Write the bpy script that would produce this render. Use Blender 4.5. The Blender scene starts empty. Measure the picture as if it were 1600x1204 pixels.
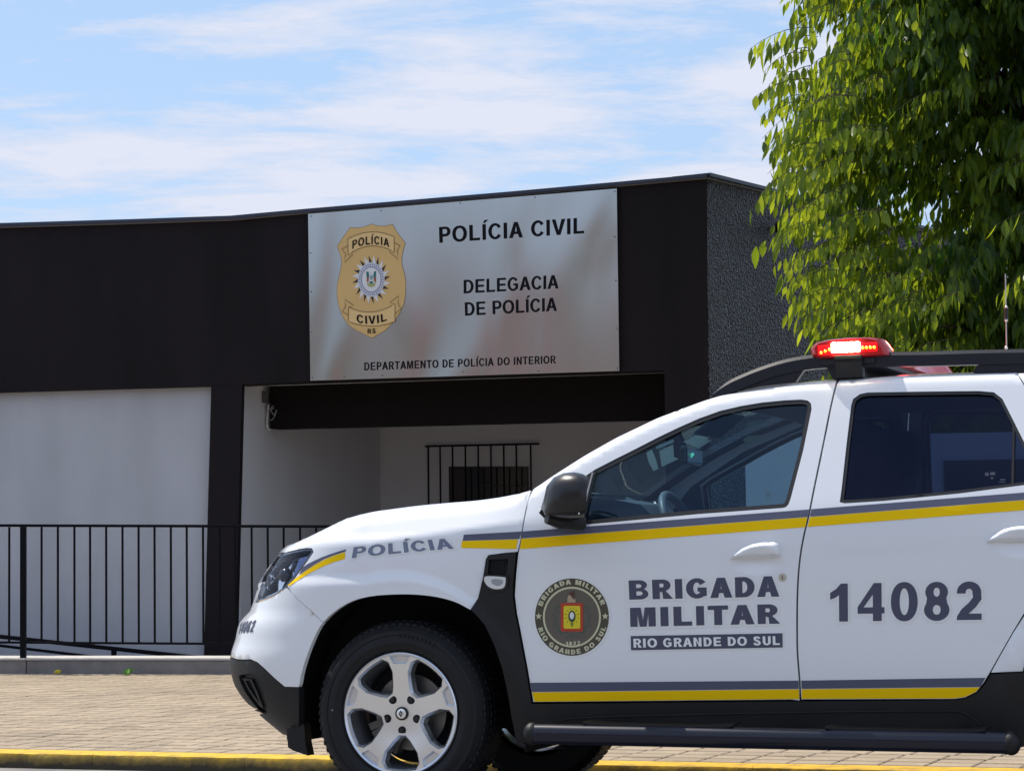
import bpy, bmesh, math, random
import numpy as np
from mathutils import Vector, Matrix, noise
from mathutils.geometry import delaunay_2d_cdt
random.seed(7)
SC = bpy.context.scene
COL = SC.collection
R = math.radians
PI = math.pi

# ---------------------------------------------------------------- camera
W0, H0, F0 = 1600.0, 1204.0, 3956.0
EYE = Vector((0, 0, 0.93))
PITCH, ROLL = math.atan(263.0/F0), -0.012
camd = bpy.data.cameras.new('camera'); cam = bpy.data.objects.new('camera', camd)
COL.objects.link(cam); SC.camera = cam
CM = Matrix.Rotation(PI/2+PITCH, 3, 'X') @ Matrix.Rotation(ROLL, 3, 'Z')
cam.matrix_world = Matrix.Translation(EYE) @ CM.to_4x4()
camd.sensor_fit = 'HORIZONTAL'; camd.sensor_width = 36.0; camd.lens = 36.0*F0/W0
camd.clip_start = 0.1; camd.clip_end = 3000
camd.dof.use_dof = False

# ---------------------------------------------------------------- sun, sky, exposure
SUN_EL = R(60); SX, SY = -0.77, 0.64
sund = bpy.data.lights.new('sun', 'SUN'); sun = bpy.data.objects.new('sun', sund); COL.objects.link(sun)
sund.energy = 3.7; sund.angle = R(0.5); sund.color = (1.0, 0.93, 0.82)
sdir = Vector((SX, SY, math.hypot(SX, SY)*math.tan(SUN_EL))).normalized()
sun.rotation_euler = sdir.to_track_quat('Z', 'Y').to_euler()
sun.location = (0, 0, 30)
world = bpy.data.worlds.new('World'); SC.world = world; world.use_nodes = True
nt = world.node_tree; nt.nodes.clear()
def wn(t, **k):
    n = nt.nodes.new(t)
    for a, b in k.items(): setattr(n, a, b)
    return n
def wl(a, b): nt.links.new(a, b)
sky = wn('ShaderNodeTexSky', sky_type='NISHITA', sun_disc=False)
sky.sun_elevation = SUN_EL; sky.sun_rotation = math.atan2(SX, SY); sky.air_density = 1.0; sky.dust_density = 0.6; sky.ozone_density = 2.0
tc = wn('ShaderNodeTexCoord'); sep = wn('ShaderNodeSeparateXYZ'); wl(tc.outputs['Generated'], sep.inputs[0])
zc = wn('ShaderNodeMath', operation='MAXIMUM'); wl(sep.outputs[2], zc.inputs[0]); zc.inputs[1].default_value = 0.0
za = wn('ShaderNodeMath', operation='ADD'); wl(zc.outputs[0], za.inputs[0]); za.inputs[1].default_value = 0.05
dx = wn('ShaderNodeMath', operation='DIVIDE'); wl(sep.outputs[0], dx.inputs[0]); wl(za.outputs[0], dx.inputs[1])
dy = wn('ShaderNodeMath', operation='DIVIDE'); wl(sep.outputs[1], dy.inputs[0]); wl(za.outputs[0], dy.inputs[1])
cmb = wn('ShaderNodeCombineXYZ'); wl(dx.outputs[0], cmb.inputs[0]); wl(dy.outputs[0], cmb.inputs[1])
rotn = wn('ShaderNodeMapping'); wl(cmb.outputs[0], rotn.inputs[0])
rotn.inputs['Rotation'].default_value = (0, 0, R(-14)); rotn.inputs['Scale'].default_value = (0.80, 1.0, 1); rotn.inputs['Location'].default_value = (3.3, 1.2, 0)
n1 = wn('ShaderNodeTexNoise'); wl(rotn.outputs[0], n1.inputs['Vector'])
n1.inputs['Scale'].default_value = 1.35; n1.inputs['Detail'].default_value = 10; n1.inputs['Roughness'].default_value = 0.64; n1.inputs['Distortion'].default_value = 0.35
n1.inputs['Scale'].default_value = 2.3; n1.inputs['Detail'].default_value = 9; n1.inputs['Roughness'].default_value = 0.66; n1.inputs['Distortion'].default_value = 0.25
n0 = wn('ShaderNodeTexNoise'); wl(rotn.outputs[0], n0.inputs['Vector']); n0.inputs['Scale'].default_value = 0.75; n0.inputs['Detail'].default_value = 3
mxn = wn('ShaderNodeMath', operation='MULTIPLY'); wl(n1.outputs['Fac'], mxn.inputs[0]); mxn.inputs[1].default_value = 0.62
mxa = wn('ShaderNodeMath', operation='MULTIPLY_ADD'); wl(n0.outputs['Fac'], mxa.inputs[0]); mxa.inputs[1].default_value = 0.38; wl(mxn.outputs[0], mxa.inputs[2])
r1 = wn('ShaderNodeValToRGB'); wl(mxa.outputs[0], r1.inputs[0])
r1.color_ramp.elements[0].position = 0.47; r1.color_ramp.elements[1].position = 0.585
r1.color_ramp.elements[0].color = (0, 0, 0, 1); r1.color_ramp.elements[1].color = (1, 1, 1, 1)
cl = wn('ShaderNodeMixRGB'); wl(r1.outputs[0], cl.inputs[0]); wl(sky.outputs[0], cl.inputs[1])
cl.inputs[2].default_value = (4.2, 4.45, 5.2, 1)
# thin milky veil everywhere (high cirrus), stronger near the horizon
veil = wn('ShaderNodeMixRGB'); veil.inputs[0].default_value = 0.68; wl(cl.outputs[0], veil.inputs[1]); veil.inputs[2].default_value = (2.5, 3.45, 5.0, 1)
cl2 = wn('ShaderNodeMixRGB')
mm = wn('ShaderNodeMath', operation='MULTIPLY'); wl(r1.outputs[0], mm.inputs[0]); mm.inputs[1].default_value = 0.8
wl(mm.outputs[0], cl2.inputs[0]); wl(veil.outputs[0], cl2.inputs[1]); cl2.inputs[2].default_value = (4.7, 4.8, 5.4, 1)
bg = wn('ShaderNodeBackground'); wl(cl2.outputs[0], bg.inputs['Color']); bg.inputs['Strength'].default_value = 0.135
wo = wn('ShaderNodeOutputWorld'); wl(bg.outputs[0], wo.inputs['Surface'])
SC.view_settings.view_transform = 'Standard'; SC.view_settings.look = 'None'
SC.view_settings.gamma = 1; SC.view_settings.exposure = 0.38; SC.view_settings.use_curve_mapping = False
SC.cycles.max_bounces = 8; SC.cycles.transparent_max_bounces = 16
SC.cycles.sample_clamp_indirect = 6.0

# ---------------------------------------------------------------- projection helpers
def ray(px, py):
    d = CM @ Vector(((px-W0/2)/F0, -(py-H0/2)/F0, -1.0))
    return d
def project(p):
    q = CM.transposed() @ (Vector(p)-EYE)
    return (W0/2 + F0*q.x/(-q.z), H0/2 - F0*q.y/(-q.z))
def hit(px, py, p0, n):
    d = ray(px, py); t = (Vector(p0)-EYE).dot(n)/d.dot(n)
    return EYE + d*t
class VPlane:
    """vertical plane through p0, running towards angle th (radians; positive = right end nearer)"""
    def __init__(s, p0, th):
        s.p0 = Vector(p0); s.d = Vector((math.cos(th), -math.sin(th), 0)); s.n = Vector((-math.sin(th), -math.cos(th), 0)); s.th = th
    def at(s, px, py, off=0.0):
        return hit(px, py, s.p0+s.n*off, s.n)
    def shift(s, depth):
        return VPlane(s.p0-s.n*depth, s.th)
    def uv(s, p, off=0):   # coordinates along the plane
        q = Vector(p)-s.p0; return (q.dot(s.d), q.z)
    def pt(s, a, z, off=0):
        q = s.p0+s.d*a+s.n*off; return Vector((q.x, q.y, z))
def gz(px, py, z): return hit(px, py, (0, 0, z), Vector((0, 0, 1)))

# ---------------------------------------------------------------- material helpers
MATS = {}
def mat(name, col, rough=0.6, metal=0.0, coat=0.0, bump=0, bscale=50, var=0, vscale=5, vstretch=1.0, spec=0.5, emit=None, estr=0, trans=0):
    if name in MATS: return MATS[name]
    m = bpy.data.materials.new(name); m.use_nodes = True; N = m.node_tree; b = N.nodes['Principled BSDF']
    b.inputs['Base Color'].default_value = (*col, 1); b.inputs['Roughness'].default_value = rough
    b.inputs['Metallic'].default_value = metal; b.inputs['Coat Weight'].default_value = coat
    b.inputs['Specular IOR Level'].default_value = spec
    if emit: b.inputs['Emission Color'].default_value = (*emit, 1); b.inputs['Emission Strength'].default_value = estr
    if bump or var:
        t = N.nodes.new('ShaderNodeTexCoord')
    if var:
        n = N.nodes.new('ShaderNodeTexNoise'); n.inputs['Scale'].default_value = vscale; n.inputs['Detail'].default_value = 6
        vm = N.nodes.new('ShaderNodeMapping'); vm.inputs['Scale'].default_value = (1, 1, vstretch); N.links.new(t.outputs['Object'], vm.inputs[0]); N.links.new(vm.outputs[0], n.inputs['Vector'])
        mr = N.nodes.new('ShaderNodeMapRange'); N.links.new(n.outputs['Fac'], mr.inputs['Value'])
        mr.inputs['From Min'].default_value = 0.3; mr.inputs['From Max'].default_value = 0.7
        mr.inputs['To Min'].default_value = 1-var; mr.inputs['To Max'].default_value = 1+var
        mx = N.nodes.new('ShaderNodeVectorMath'); mx.operation = 'SCALE'; mx.inputs[0].default_value = col
        N.links.new(mr.outputs[0], mx.inputs['Scale']); N.links.new(mx.outputs[0], b.inputs['Base Color'])
    if bump:
        n = N.nodes.new('ShaderNodeTexNoise'); n.inputs['Scale'].default_value = bscale; n.inputs['Detail'].default_value = 4
        N.links.new(t.outputs['Object'], n.inputs['Vector'])
        bp = N.nodes.new('ShaderNodeBump'); bp.inputs['Strength'].default_value = bump; bp.inputs['Distance'].default_value = 0.01
        N.links.new(n.outputs['Fac'], bp.inputs['Height']); N.links.new(bp.outputs[0], b.inputs['Normal'])
    MATS[name] = m
    return m
def glass(name, tint, refl=(1, 1, 1), ior=1.5, haze=0.0):
    m = bpy.data.materials.new(name); m.use_nodes = True; N = m.node_tree; N.nodes.clear()
    tr = N.nodes.new('ShaderNodeBsdfTransparent'); tr.inputs[0].default_value = (*tint, 1)
    gl = N.nodes.new('ShaderNodeBsdfGlossy'); gl.inputs['Roughness'].default_value = 0.015; gl.inputs['Color'].default_value = (*refl, 1)
    fr = N.nodes.new('ShaderNodeFresnel'); ge = N.nodes.new('ShaderNodeNewGeometry'); ma = N.nodes.new('ShaderNodeMath'); ma.operation = 'MULTIPLY_ADD'
    N.links.new(ge.outputs['Backfacing'], ma.inputs[0]); ma.inputs[1].default_value = 1/ior-ior; ma.inputs[2].default_value = ior; N.links.new(ma.outputs[0], fr.inputs[0])
    mx = N.nodes.new('ShaderNodeMixShader'); o = N.nodes.new('ShaderNodeOutputMaterial')
    N.links.new(fr.outputs[0], mx.inputs[0]); N.links.new(tr.outputs[0], mx.inputs[1]); N.links.new(gl.outputs[0], mx.inputs[2]); N.links.new(mx.outputs[0], o.inputs[0])
    return m

# ---------------------------------------------------------------- object helpers
def props(o, label=None, cat=None, group=None, kind=None):
    if label: o['label'] = label
    if cat: o['category'] = cat
    if group: o['group'] = group
    if kind: o['kind'] = kind
    return o
def mesh_obj(name, verts, faces, m, parent=None, smooth=False):
    me = bpy.data.meshes.new(name); me.from_pydata([tuple(v) for v in verts], [], faces); me.update()
    if smooth: me.polygons.foreach_set('use_smooth', [True]*len(me.polygons))
    o = bpy.data.objects.new(name, me); COL.objects.link(o)
    if m: me.materials.append(m)
    if parent: o.parent = parent
    return o
def bm_obj(name, bm, m, parent=None, smooth=False, recalc=True):
    if recalc: bmesh.ops.recalc_face_normals(bm, faces=bm.faces)
    me = bpy.data.meshes.new(name); bm.to_mesh(me); bm.free()
    if smooth:
        me.polygons.foreach_set('use_smooth', [True]*len(me.polygons))
        me.set_sharp_from_angle(angle=R(38))
    o = bpy.data.objects.new(name, me); COL.objects.link(o)
    if m: me.materials.append(m)
    if parent: o.parent = parent
    return o
def empty(name, loc=(0, 0, 0), rz=0):
    o = bpy.data.objects.new(name, None); o.empty_display_size = 0.2; COL.objects.link(o); o.location = loc; o.rotation_euler = (0, 0, rz); return o
def add_box(bm, c, s, rot=None, bev=0):
    M = Matrix.Translation(Vector(c)) @ (rot.to_4x4() if rot else Matrix.Identity(4)) @ Matrix.Diagonal((*s, 1))
    r = bmesh.ops.create_cube(bm, size=1, matrix=M)
    if bev:
        vs = set(r['verts']); es = [e for e in bm.edges if e.verts[0] in vs and e.verts[1] in vs]
        bmesh.ops.bevel(bm, geom=es, offset=bev, segments=2, affect='EDGES', profile=0.6)
def add_tube(bm, pts, r, n=8, cap=True, closed=False):
    pts = [Vector(p) for p in pts]; rings = []
    prev = None; L = len(pts)
    for i, p in enumerate(pts):
        if closed: t = (pts[(i+1) % L]-pts[i-1])
        else: t = (pts[min(i+1, L-1)]-pts[max(i-1, 0)])
        t.normalize()
        ref = prev if prev else (Vector((0, 0, 1)) if abs(t.z) < 0.9 else Vector((1, 0, 0)))
        a = (ref - t*ref.dot(t)).normalized(); b = t.cross(a); prev = a
        rr = r[i] if isinstance(r, (list, tuple)) else r
        rings.append([bm.verts.new(p+a*rr*math.cos(2*PI*k/n)+b*rr*math.sin(2*PI*k/n)) for k in range(n)])
    m = L if closed else L-1
    for i in range(m):
        A, B = rings[i], rings[(i+1) % L]
        for k in range(n): bm.faces.new((A[k], A[(k+1) % n], B[(k+1) % n], B[k]))
    if cap and not closed: bm.faces.new(rings[0][::-1]); bm.faces.new(rings[-1])
def prism(bm, poly, off):
    """poly: list of 3D points (planar-ish); extruded by vector off"""
    a = [bm.verts.new(p) for p in poly]; b = [bm.verts.new(Vector(p)+off) for p in poly]; n = len(a)
    bm.faces.new(a); bm.faces.new(b[::-1])
    for i in range(n): bm.faces.new((a[i], b[i], b[(i+1) % n], a[(i+1) % n]))
def catmull(pts, n=6, closed=False):
    out = []; P = [Vector((*p[:2], 0)) for p in pts]; L = len(P)
    rng = range(L if closed else L-1)
    for i in rng:
        p0 = P[i-1] if (closed or i > 0) else P[0]*2-P[1]; p1 = P[i]; p2 = P[(i+1) % L]
        p3 = P[(i+2) % L] if (closed or i+2 < L) else p2*2-p1
        for k in range(n):
            t = k/n
            q = 0.5*((2*p1)+(p2-p0)*t+(2*p0-5*p1+4*p2-p3)*t*t+(3*p1-p0-3*p2+p3)*t**3)
            out.append((q.x, q.y))
    if not closed: out.append((P[-1].x, P[-1].y))
    return out
def densify(poly, h, closed=True):
    if not h: return list(poly)
    out = []; L = len(poly)
    for i in range(L if closed else L-1):
        a, b = poly[i], poly[(i+1) % L]; d = math.hypot(b[0]-a[0], b[1]-a[1]); n = max(1, int(math.ceil(d/h)))
        for k in range(n): out.append((a[0]+(b[0]-a[0])*k/n, a[1]+(b[1]-a[1])*k/n))
    if not closed: out.append(poly[-1])
    return out
def inside_np(P, poly):
    x, y = P[:, 0], P[:, 1]; r = np.zeros(len(P), bool); n = len(poly); j = n-1
    for i in range(n):
        xi, yi = poly[i]; xj, yj = poly[j]
        if yi != yj:
            c = ((yi > y) != (yj > y)) & (x < (xj-xi)*(y-yi)/(yj-yi)+xi); r ^= c
        j = i
    return r
def tri_region(outer, holes, h, hy=None):
    hy = hy or h
    loops = [outer]+list(holes)
    V = [p for l in loops for p in l]; E = []; s = 0
    for l in loops:
        E += [(s+i, s+(i+1) % len(l)) for i in range(len(l))]; s += len(l)
    B = np.array(V)
    if h:
        x0, y0 = B.min(0); x1, y1 = B.max(0)
        gx, gy = np.meshgrid(np.arange(x0+h/2, x1, h), np.arange(y0+hy/2, y1, hy)); G = np.stack([gx.ravel(), gy.ravel()], 1)
        if len(G):
            ok = inside_np(G, outer)
            for l in holes: ok &= ~inside_np(G, l)
            G = G[ok]
            if len(G):
                sc = np.array([1/h, 1/hy])
                keep = np.ones(len(G), bool)
                for i in range(0, len(G), 2000):
                    d = (((G[i:i+2000, None]-B[None])*sc)**2).sum(-1).min(1); keep[i:i+2000] = d > 0.2
                V += [tuple(g) for g in G[keep]]
    vs, es, fs, _, _, _ = delaunay_2d_cdt([Vector(v) for v in V], E, [], 0, 1e-7)
    A = np.array([(v.x, v.y) for v in vs]); T = np.array([tuple(f) for f in fs])
    C = A[T].mean(1); ok = inside_np(C, outer)
    for l in holes: ok &= ~inside_np(C, l)
    return A, [tuple(int(i) for i in t) for t in T[ok]]
def boundary(tris):
    cnt = {}
    for t in tris:
        for i in range(3):
            a, b = t[i], t[(i+1) % 3]; k = (min(a, b), max(a, b)); cnt.setdefault(k, []).append((a, b))
    return [v[0] for v in cnt.values() if len(v) == 1]
def sheet(name, outer, holes, fn, h, m, parent=None, depth=0.0, hy=None, smooth=True, edge_r=0.0):
    """triangulate a 2-D region, lift every point with fn(x, y, inward) and give it returning edges"""
    A, T = tri_region(outer, holes, h, hy)
    verts = [fn(x, y, 0.0) for x, y in A]; faces = list(T)
    # orientation
    if depth:
        n0 = len(verts); mp = {}
        be = boundary(T)
        for a, b in be:
            for v in (a, b):
                if v not in mp:
                    mp[v] = len(verts); verts.append(verts[v]); verts.append(fn(A[v][0], A[v][1], depth))
        for a, b in be:
            a2, b2 = mp[a], mp[b]
            faces.append((b2, a2, a2+1, b2+1))
    o = mesh_obj(name, verts, faces, m, parent, smooth)
    return o

# ================================================================ CAR BODY SURFACE (car space: u rearwards, v away from the camera, z up)
TH = R(19.5)
_w = EYE + ray(625.5, 1114.4)*(9.33/ray(625.5, 1114.4).y)
WZ = _w.z                                   # height of the wheel centre
LAT = Vector((math.sin(TH), math.cos(TH), 0)); REAR = Vector((math.cos(TH), -math.sin(TH), 0))
CO = Vector((_w.x, _w.y, 0)) - LAT*0.035
TYRE_R = 0.338
WBASE = 2.673
HALF = 0.9
def c2w(p): return CO + REAR*p[0] + LAT*p[1] + Vector((0, 0, p[2]))
def w2c(p):
    q = Vector(p)-CO; return Vector((q.dot(REAR), q.dot(LAT), q.z))
def car_at(px, py, v):                       # car-space point where a photo ray crosses the plane v
    return w2c(hit(px, py, CO+LAT*v, LAT))
def sstep(a, b, x):
    t = min(1, max(0, (x-a)/(b-a))); return t*t*(3-2*t)
def lerp_tab(T, x):
    if x <= T[0][0]: return T[0][1]
    for i in range(len(T)-1):
        if x <= T[i+1][0]:
            f = (x-T[i][0])/(T[i+1][0]-T[i][0]+1e-12); return T[i][1]+(T[i+1][1]-T[i][1])*f
    return T[-1][1]
A0, LT, A1, LR = -0.12, 1.28, 3.06, 1.25
SUP = 2/2.5
ATAB = [(0.0, 0.50), (1.2, 0.5)]             # nose length by height, calibrated below
RTAB = [(0.2, 0.36), (0.5, 0.44), (0.9, 0.42), (1.2, 0.36), (1.6, 0.22)]
ZT = None                                    # top line by a
DENTS = []                                   # (a, z, ra, rz, depth)
def vbase(u, z):
    v = 0.018*((u-1.15)/1.5)**2 if u < 1.15 else 0.018*((u-1.15)/1.9)**2
    zb = 1.015+0.042*u
    wf = 1-sstep(0.25, 0.75, u)
    if z > zb-0.05:                           # greenhouse leans in
        d = z-zb+0.05; k = 0.40
        v += (1-wf)*k*(d*d/(d+0.05))
    if z < 0.62: v += 0.05*((0.62-z)/0.35)**2
    v += 0.014*(1-math.exp(-((z-0.86-0.03*u)/0.16)**2))*sstep(0.2, 0.45, z)
    if wf > 0:                                # the side of the bonnet above the crease
        zc = 0.955+0.115*(u+0.3)
        if z > zc: v += wf*0.62*(z-zc)
    for wx, k in ((0, 1), (WBASE, 1)):
        r = math.hypot(u-wx, z-WZ)
        if r < 0.7 and z < 1.0:
            v -= 0.013*(1-sstep(0.484, 0.522, r)) + 0.012*math.exp(-max(0, r-0.42)**2/0.03)
    return v
def S(a, z, inw=0.0, full=False):
    c = 0.0
    if full: c = full
    elif ZT is not None:
        Rk = 0.05 if a < 0.45 else 0.032
        d = ZT(a)-z
        if d < Rk:
            q = Rk-max(d, 0.0); c = Rk-math.sqrt(max(Rk*Rk-q*q, 0))
    for (da, dz, ra, rz, dp) in DENTS:
        e = ((a-da)/ra)**2+((z-dz)/rz)**2
        if e < 1: c += dp*(1-e)**2*(1 if e > 0 else 1)
    c += inw
    if a < A0:
        t = min((A0-a)/LT, 1.0); ph = t*PI/2; A = lerp_tab(ATAB, z); vb = vbase(A0, z)
        s, co = math.sin(ph), max(math.cos(ph), 0)
        return Vector((A0-A*s**SUP + c*s, HALF-(HALF-vb)*co**SUP + c*co, z))
    if a > A1:
        t = min((a-A1)/LR, 1.0); ph = t*PI/2; A = lerp_tab(RTAB, z); vb = vbase(A1, z)
        s, co = math.sin(ph), max(math.cos(ph), 0)
        return Vector((A1+A*s**SUP - c*s, HALF-(HALF-vb)*co**SUP + c*co, z))
    return Vector((a, vbase(a, z)+c, z))
def pj(p): return project(c2w(p))
# --- calibrate the nose so that its silhouette falls where the photograph has it
SIL = [(450, 846), (437.7, 859), (429.8, 871.8), (419.8, 885.8), (409.8, 899.8), (402.8, 913.7), (398.4, 931.7), (391, 953.6), (380, 964.6),
       (373, 973.5), (370, 985.5), (367.5, 1000), (360.5, 1015), (358.4, 1031), (359.5, 1048), (364.4, 1068), (375.4, 1086.4), (392.4, 1105), (409.3, 1120), (426.3, 1134), (445, 1149)]
tab = []
for (sx, sy) in SIL:
    A = 0.6; z = 0.93-(sy-870)/400
    for it in range(14):
        ATAB = [(0, A), (2, A)]
        best = min((pj(S(A0-LT*k/60, z)) for k in range(8, 56)), key=lambda q: q[0])
        A += (best[0]-sx)/385; z -= (sy-best[1])/400
    tab.append((z, A))
tab.sort()
ATAB = [(0.15, tab[0][1]-0.05)]+tab+[(tab[-1][0]+0.12, tab[-1][1]-0.2)]
# --- top line (bonnet edge, windscreen pillar, roof gutter)
TOPPX = [(461.7, 836), (482, 827.5), (506, 819), (546.5, 808), (598, 797), (653.5, 789.5), (708.8, 784.5), (745.7, 782), (782.6, 776.6), (806, 772), (830.5, 766.5),
         (865, 742.5), (913.7, 711.6), (962.5, 684), (1027.5, 653), (1092.5, 628.7), (1125, 618), (1190, 607.6), (1255, 597.9), (1307, 593.5), (1400, 587.5), (1500, 584.5), (1600, 582), (1700, 581), (1800, 583)]
def solve(px, py, a, z, inw=0.0, full=False, lo=0.1, hi=2.0):
    for it in range(25):
        x, y = pj(S(a, z, inw, full)); ex, ey = px-x, py-y
        if abs(ex)+abs(ey) < 0.02: break
        e = 2e-4
        xa, ya = pj(S(a+e, z, inw, full)); xz, yz = pj(S(a, z+e, inw, full))
        j11, j21, j12, j22 = (xa-x)/e, (ya-y)/e, (xz-x)/e, (yz-y)/e
        D = j11*j22-j12*j21
        if abs(D) < 1: D = 1 if D >= 0 else -1
        da = (ex*j22-ey*j12)/D; dz = (j11*ey-j21*ex)/D
        m = max(abs(da), abs(dz)); k = min(1, 0.08/m) if m > 0 else 1
        a += da*k; z = min(hi, max(lo, z+dz*k)); a = max(a, A0-LT*0.9)
    return a, z
TT = []
for (sx, sy) in TOPPX:
    g = car_at(sx, sy, 0.1)
    a, z = solve(sx, sy, max(g[0], A0-0.35), g[2], 0, 0.05 if sx < 820 else 0.032)
    TT.append((a, z))
TT.sort()
aN, zN = TT[0]
TT = [(A0-LT, zN-0.035), (A0-LT*0.7, zN-0.03), (A0-LT*0.4, zN-0.010), (A0-LT*0.385, zN-0.008)] + [t for t in TT if t[0] > A0-LT*0.38]
aE, zE = TT[-1]
TT += [(aE+0.15, zE-0.01), (A1+0.02, zE-0.05), (A1+0.2, zE-0.09), (A1+LR, zE-0.10)]
def _zt(a): return lerp_tab(TT, a)
_ztc = {}
def ZT(a):
    k = round(a, 4)
    if k not in _ztc:
        w_ = 0.05 if a < 0.35 else 0.02
        _ztc[k] = (_zt(a-w_)+2*_zt(a-w_/2)+2*_zt(a)+2*_zt(a+w_/2)+_zt(a+w_))/8
    return _ztc[k]
def P(px, py, inw=0.0):
    """photo pixel -> (a, z) on the near body side"""
    g = car_at(px, py, 0.03)
    if g[0] > A0-0.05: a, z = g[0], g[2]
    else:
        best = None
        for k in range(0, 46):
            aa = A0-LT*k/60
            x, y = pj(S(aa, g[2], inw)); zz = g[2]+(y-py)/400; x, y = pj(S(aa, zz, inw))
            e = abs(x-px)+abs(y-py)*0.5
            if best is None or e < best[0]: best = (e, aa, zz)
        a, z = best[1], best[2]
    z = min(z, ZT(a)-0.001)
    a, z = solve(px, py, a, z, inw)
    return (a, min(z, ZT(a)))
def PP(pts): return [P(*p) for p in pts]
def top_run(a_from, a_to, h=0.03):
    n = max(2, int(abs(a_to-a_from)/h)); return [(a_from+(a_to-a_from)*k/n, ZT(a_from+(a_to-a_from)*k/n)) for k in range(n+1)]
def surf(off): return lambda a, z, inw: S(a, z, off+inw)
if __name__ == '__main__' and globals().get('DEBUG'):
    print('TAB', [(round(a, 3), round(b, 3)) for a, b in ATAB]); print('TOP', [(round(a, 3), round(b, 3)) for a, b in TT])

# ================================================================ MATERIALS
M_paint = mat('white_paint', (0.84, 0.85, 0.88), 0.28, coat=1.0, bump=0.012, bscale=3)
M_black = mat('black_plastic', (0.0115, 0.0108, 0.012), 0.5, spec=0.35, bump=0.12, bscale=900, var=0.12, vscale=9)
M_gloss = mat('gloss_black', (0.01, 0.01, 0.012), 0.12)
M_rail = mat('rail_black', (0.010, 0.011, 0.02), 0.42, spec=0.4)
M_rubber = mat('rubber_seal', (0.012, 0.012, 0.014), 0.45)
M_dark = mat('dark_void', (0.008, 0.008, 0.009), 0.9)
M_inner = mat('cabin_trim', (0.035, 0.045, 0.075), 0.75)
M_liner = mat('headliner_cloth', (0.10, 0.11, 0.13), 0.95)
M_seat = mat('seat_cloth', (0.025, 0.027, 0.033), 0.9)
M_tyre = mat('tyre_rubber', (0.0085, 0.0085, 0.0105), 0.62, spec=0.35, bump=0.15, bscale=120, var=0.2, vscale=14)
M_alloy = mat('alloy', (0.74, 0.76, 0.80), 0.28, metal=0.9, var=0.06, vscale=20)
M_alloy2 = mat('alloy_machined', (0.92, 0.90, 0.87), 0.30, metal=0.75, bump=0.02, bscale=400)
M_chrome = mat('chrome', (0.8, 0.8, 0.82), 0.08, metal=1)
M_disc = mat('brake_disc', (0.20, 0.195, 0.19), 0.42, metal=0.9)
M_bolt = mat('bolt_black', (0.03, 0.03, 0.035), 0.35, metal=0.4)
M_sgrey = mat('stripe_grey', (0.10, 0.108, 0.165), 0.5, spec=0.3)
M_syel = mat('stripe_yellow', (0.98, 0.62, 0.0), 0.5, spec=0.15)
M_lett = mat('letter_grey', (0.078, 0.082, 0.13), 0.45, spec=0.35)
M_edge = mat('letter_edge_white', (0.86, 0.87, 0.88), 0.3, coat=0.6)
M_cream = mat('cream_print', (0.62, 0.60, 0.40), 0.5)
M_olive = mat('olive_print', (0.075, 0.067, 0.045), 0.45)
M_olive2 = mat('olive_print_inner', (0.125, 0.108, 0.085), 0.45)
M_red = mat('red_print', (0.50, 0.05, 0.02), 0.45)
M_yel2 = mat('yellow_print', (0.75, 0.62, 0.02), 0.45)
M_green = mat('green_print', (0.03, 0.07, 0.03), 0.45)
M_greenl = mat('pale_green_print', (0.08, 0.10, 0.085), 0.45)
M_blackp = mat('black_print', (0.012, 0.012, 0.014), 0.4)
M_whitep = mat('white_print', (0.75, 0.75, 0.76), 0.4)
G_front = glass('front_glass', (0.44, 0.62, 0.74), (0.6, 0.75, 1.0))  # blue tint and reflection colour stand in for mirrored sky
G_rear = glass('rear_glass', (0.20, 0.27, 0.40), (0.35, 0.42, 0.72))  # darker glass; its blue reflection colour is put in for mirrored sky too
G_screen = glass('windscreen_glass', (0.62, 0.72, 0.72))
G_clear = glass('clear_lens', (0.90, 0.92, 0.95), (0.6, 0.6, 0.65), ior=1.35)

# ================================================================ GLYPHS (cap height 1)
def ell(cx, cy, rx, ry, a0, a1, n):
    return [(cx+rx*math.cos(R(a0+(a1-a0)*k/n)), cy+ry*math.sin(R(a0+(a1-a0)*k/n))) for k in range(n+1)]
def sell(cx, cy, rx, ry, n=28, e=2.35):
    o = []
    for k in range(n):
        t = 2*PI*k/n; c, s = math.cos(t), math.sin(t)
        o.append((cx+rx*math.copysign(abs(c)**(2/e), c), cy+ry*math.copysign(abs(s)**(2/e), s)))
    return o
def stroke(pts, w):
    L, Rr = [], []
    for i, p in enumerate(pts):
        a = pts[max(i-1, 0)]; b = pts[min(i+1, len(pts)-1)]
        dx_, dy_ = b[0]-a[0], b[1]-a[1]; d = math.hypot(dx_, dy_) or 1; nx, ny = -dy_/d*w/2, dx_/d*w/2
        L.append((p[0]+nx, p[1]+ny)); Rr.append((p[0]-nx, p[1]-ny))
    return L+Rr[::-1]
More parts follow.
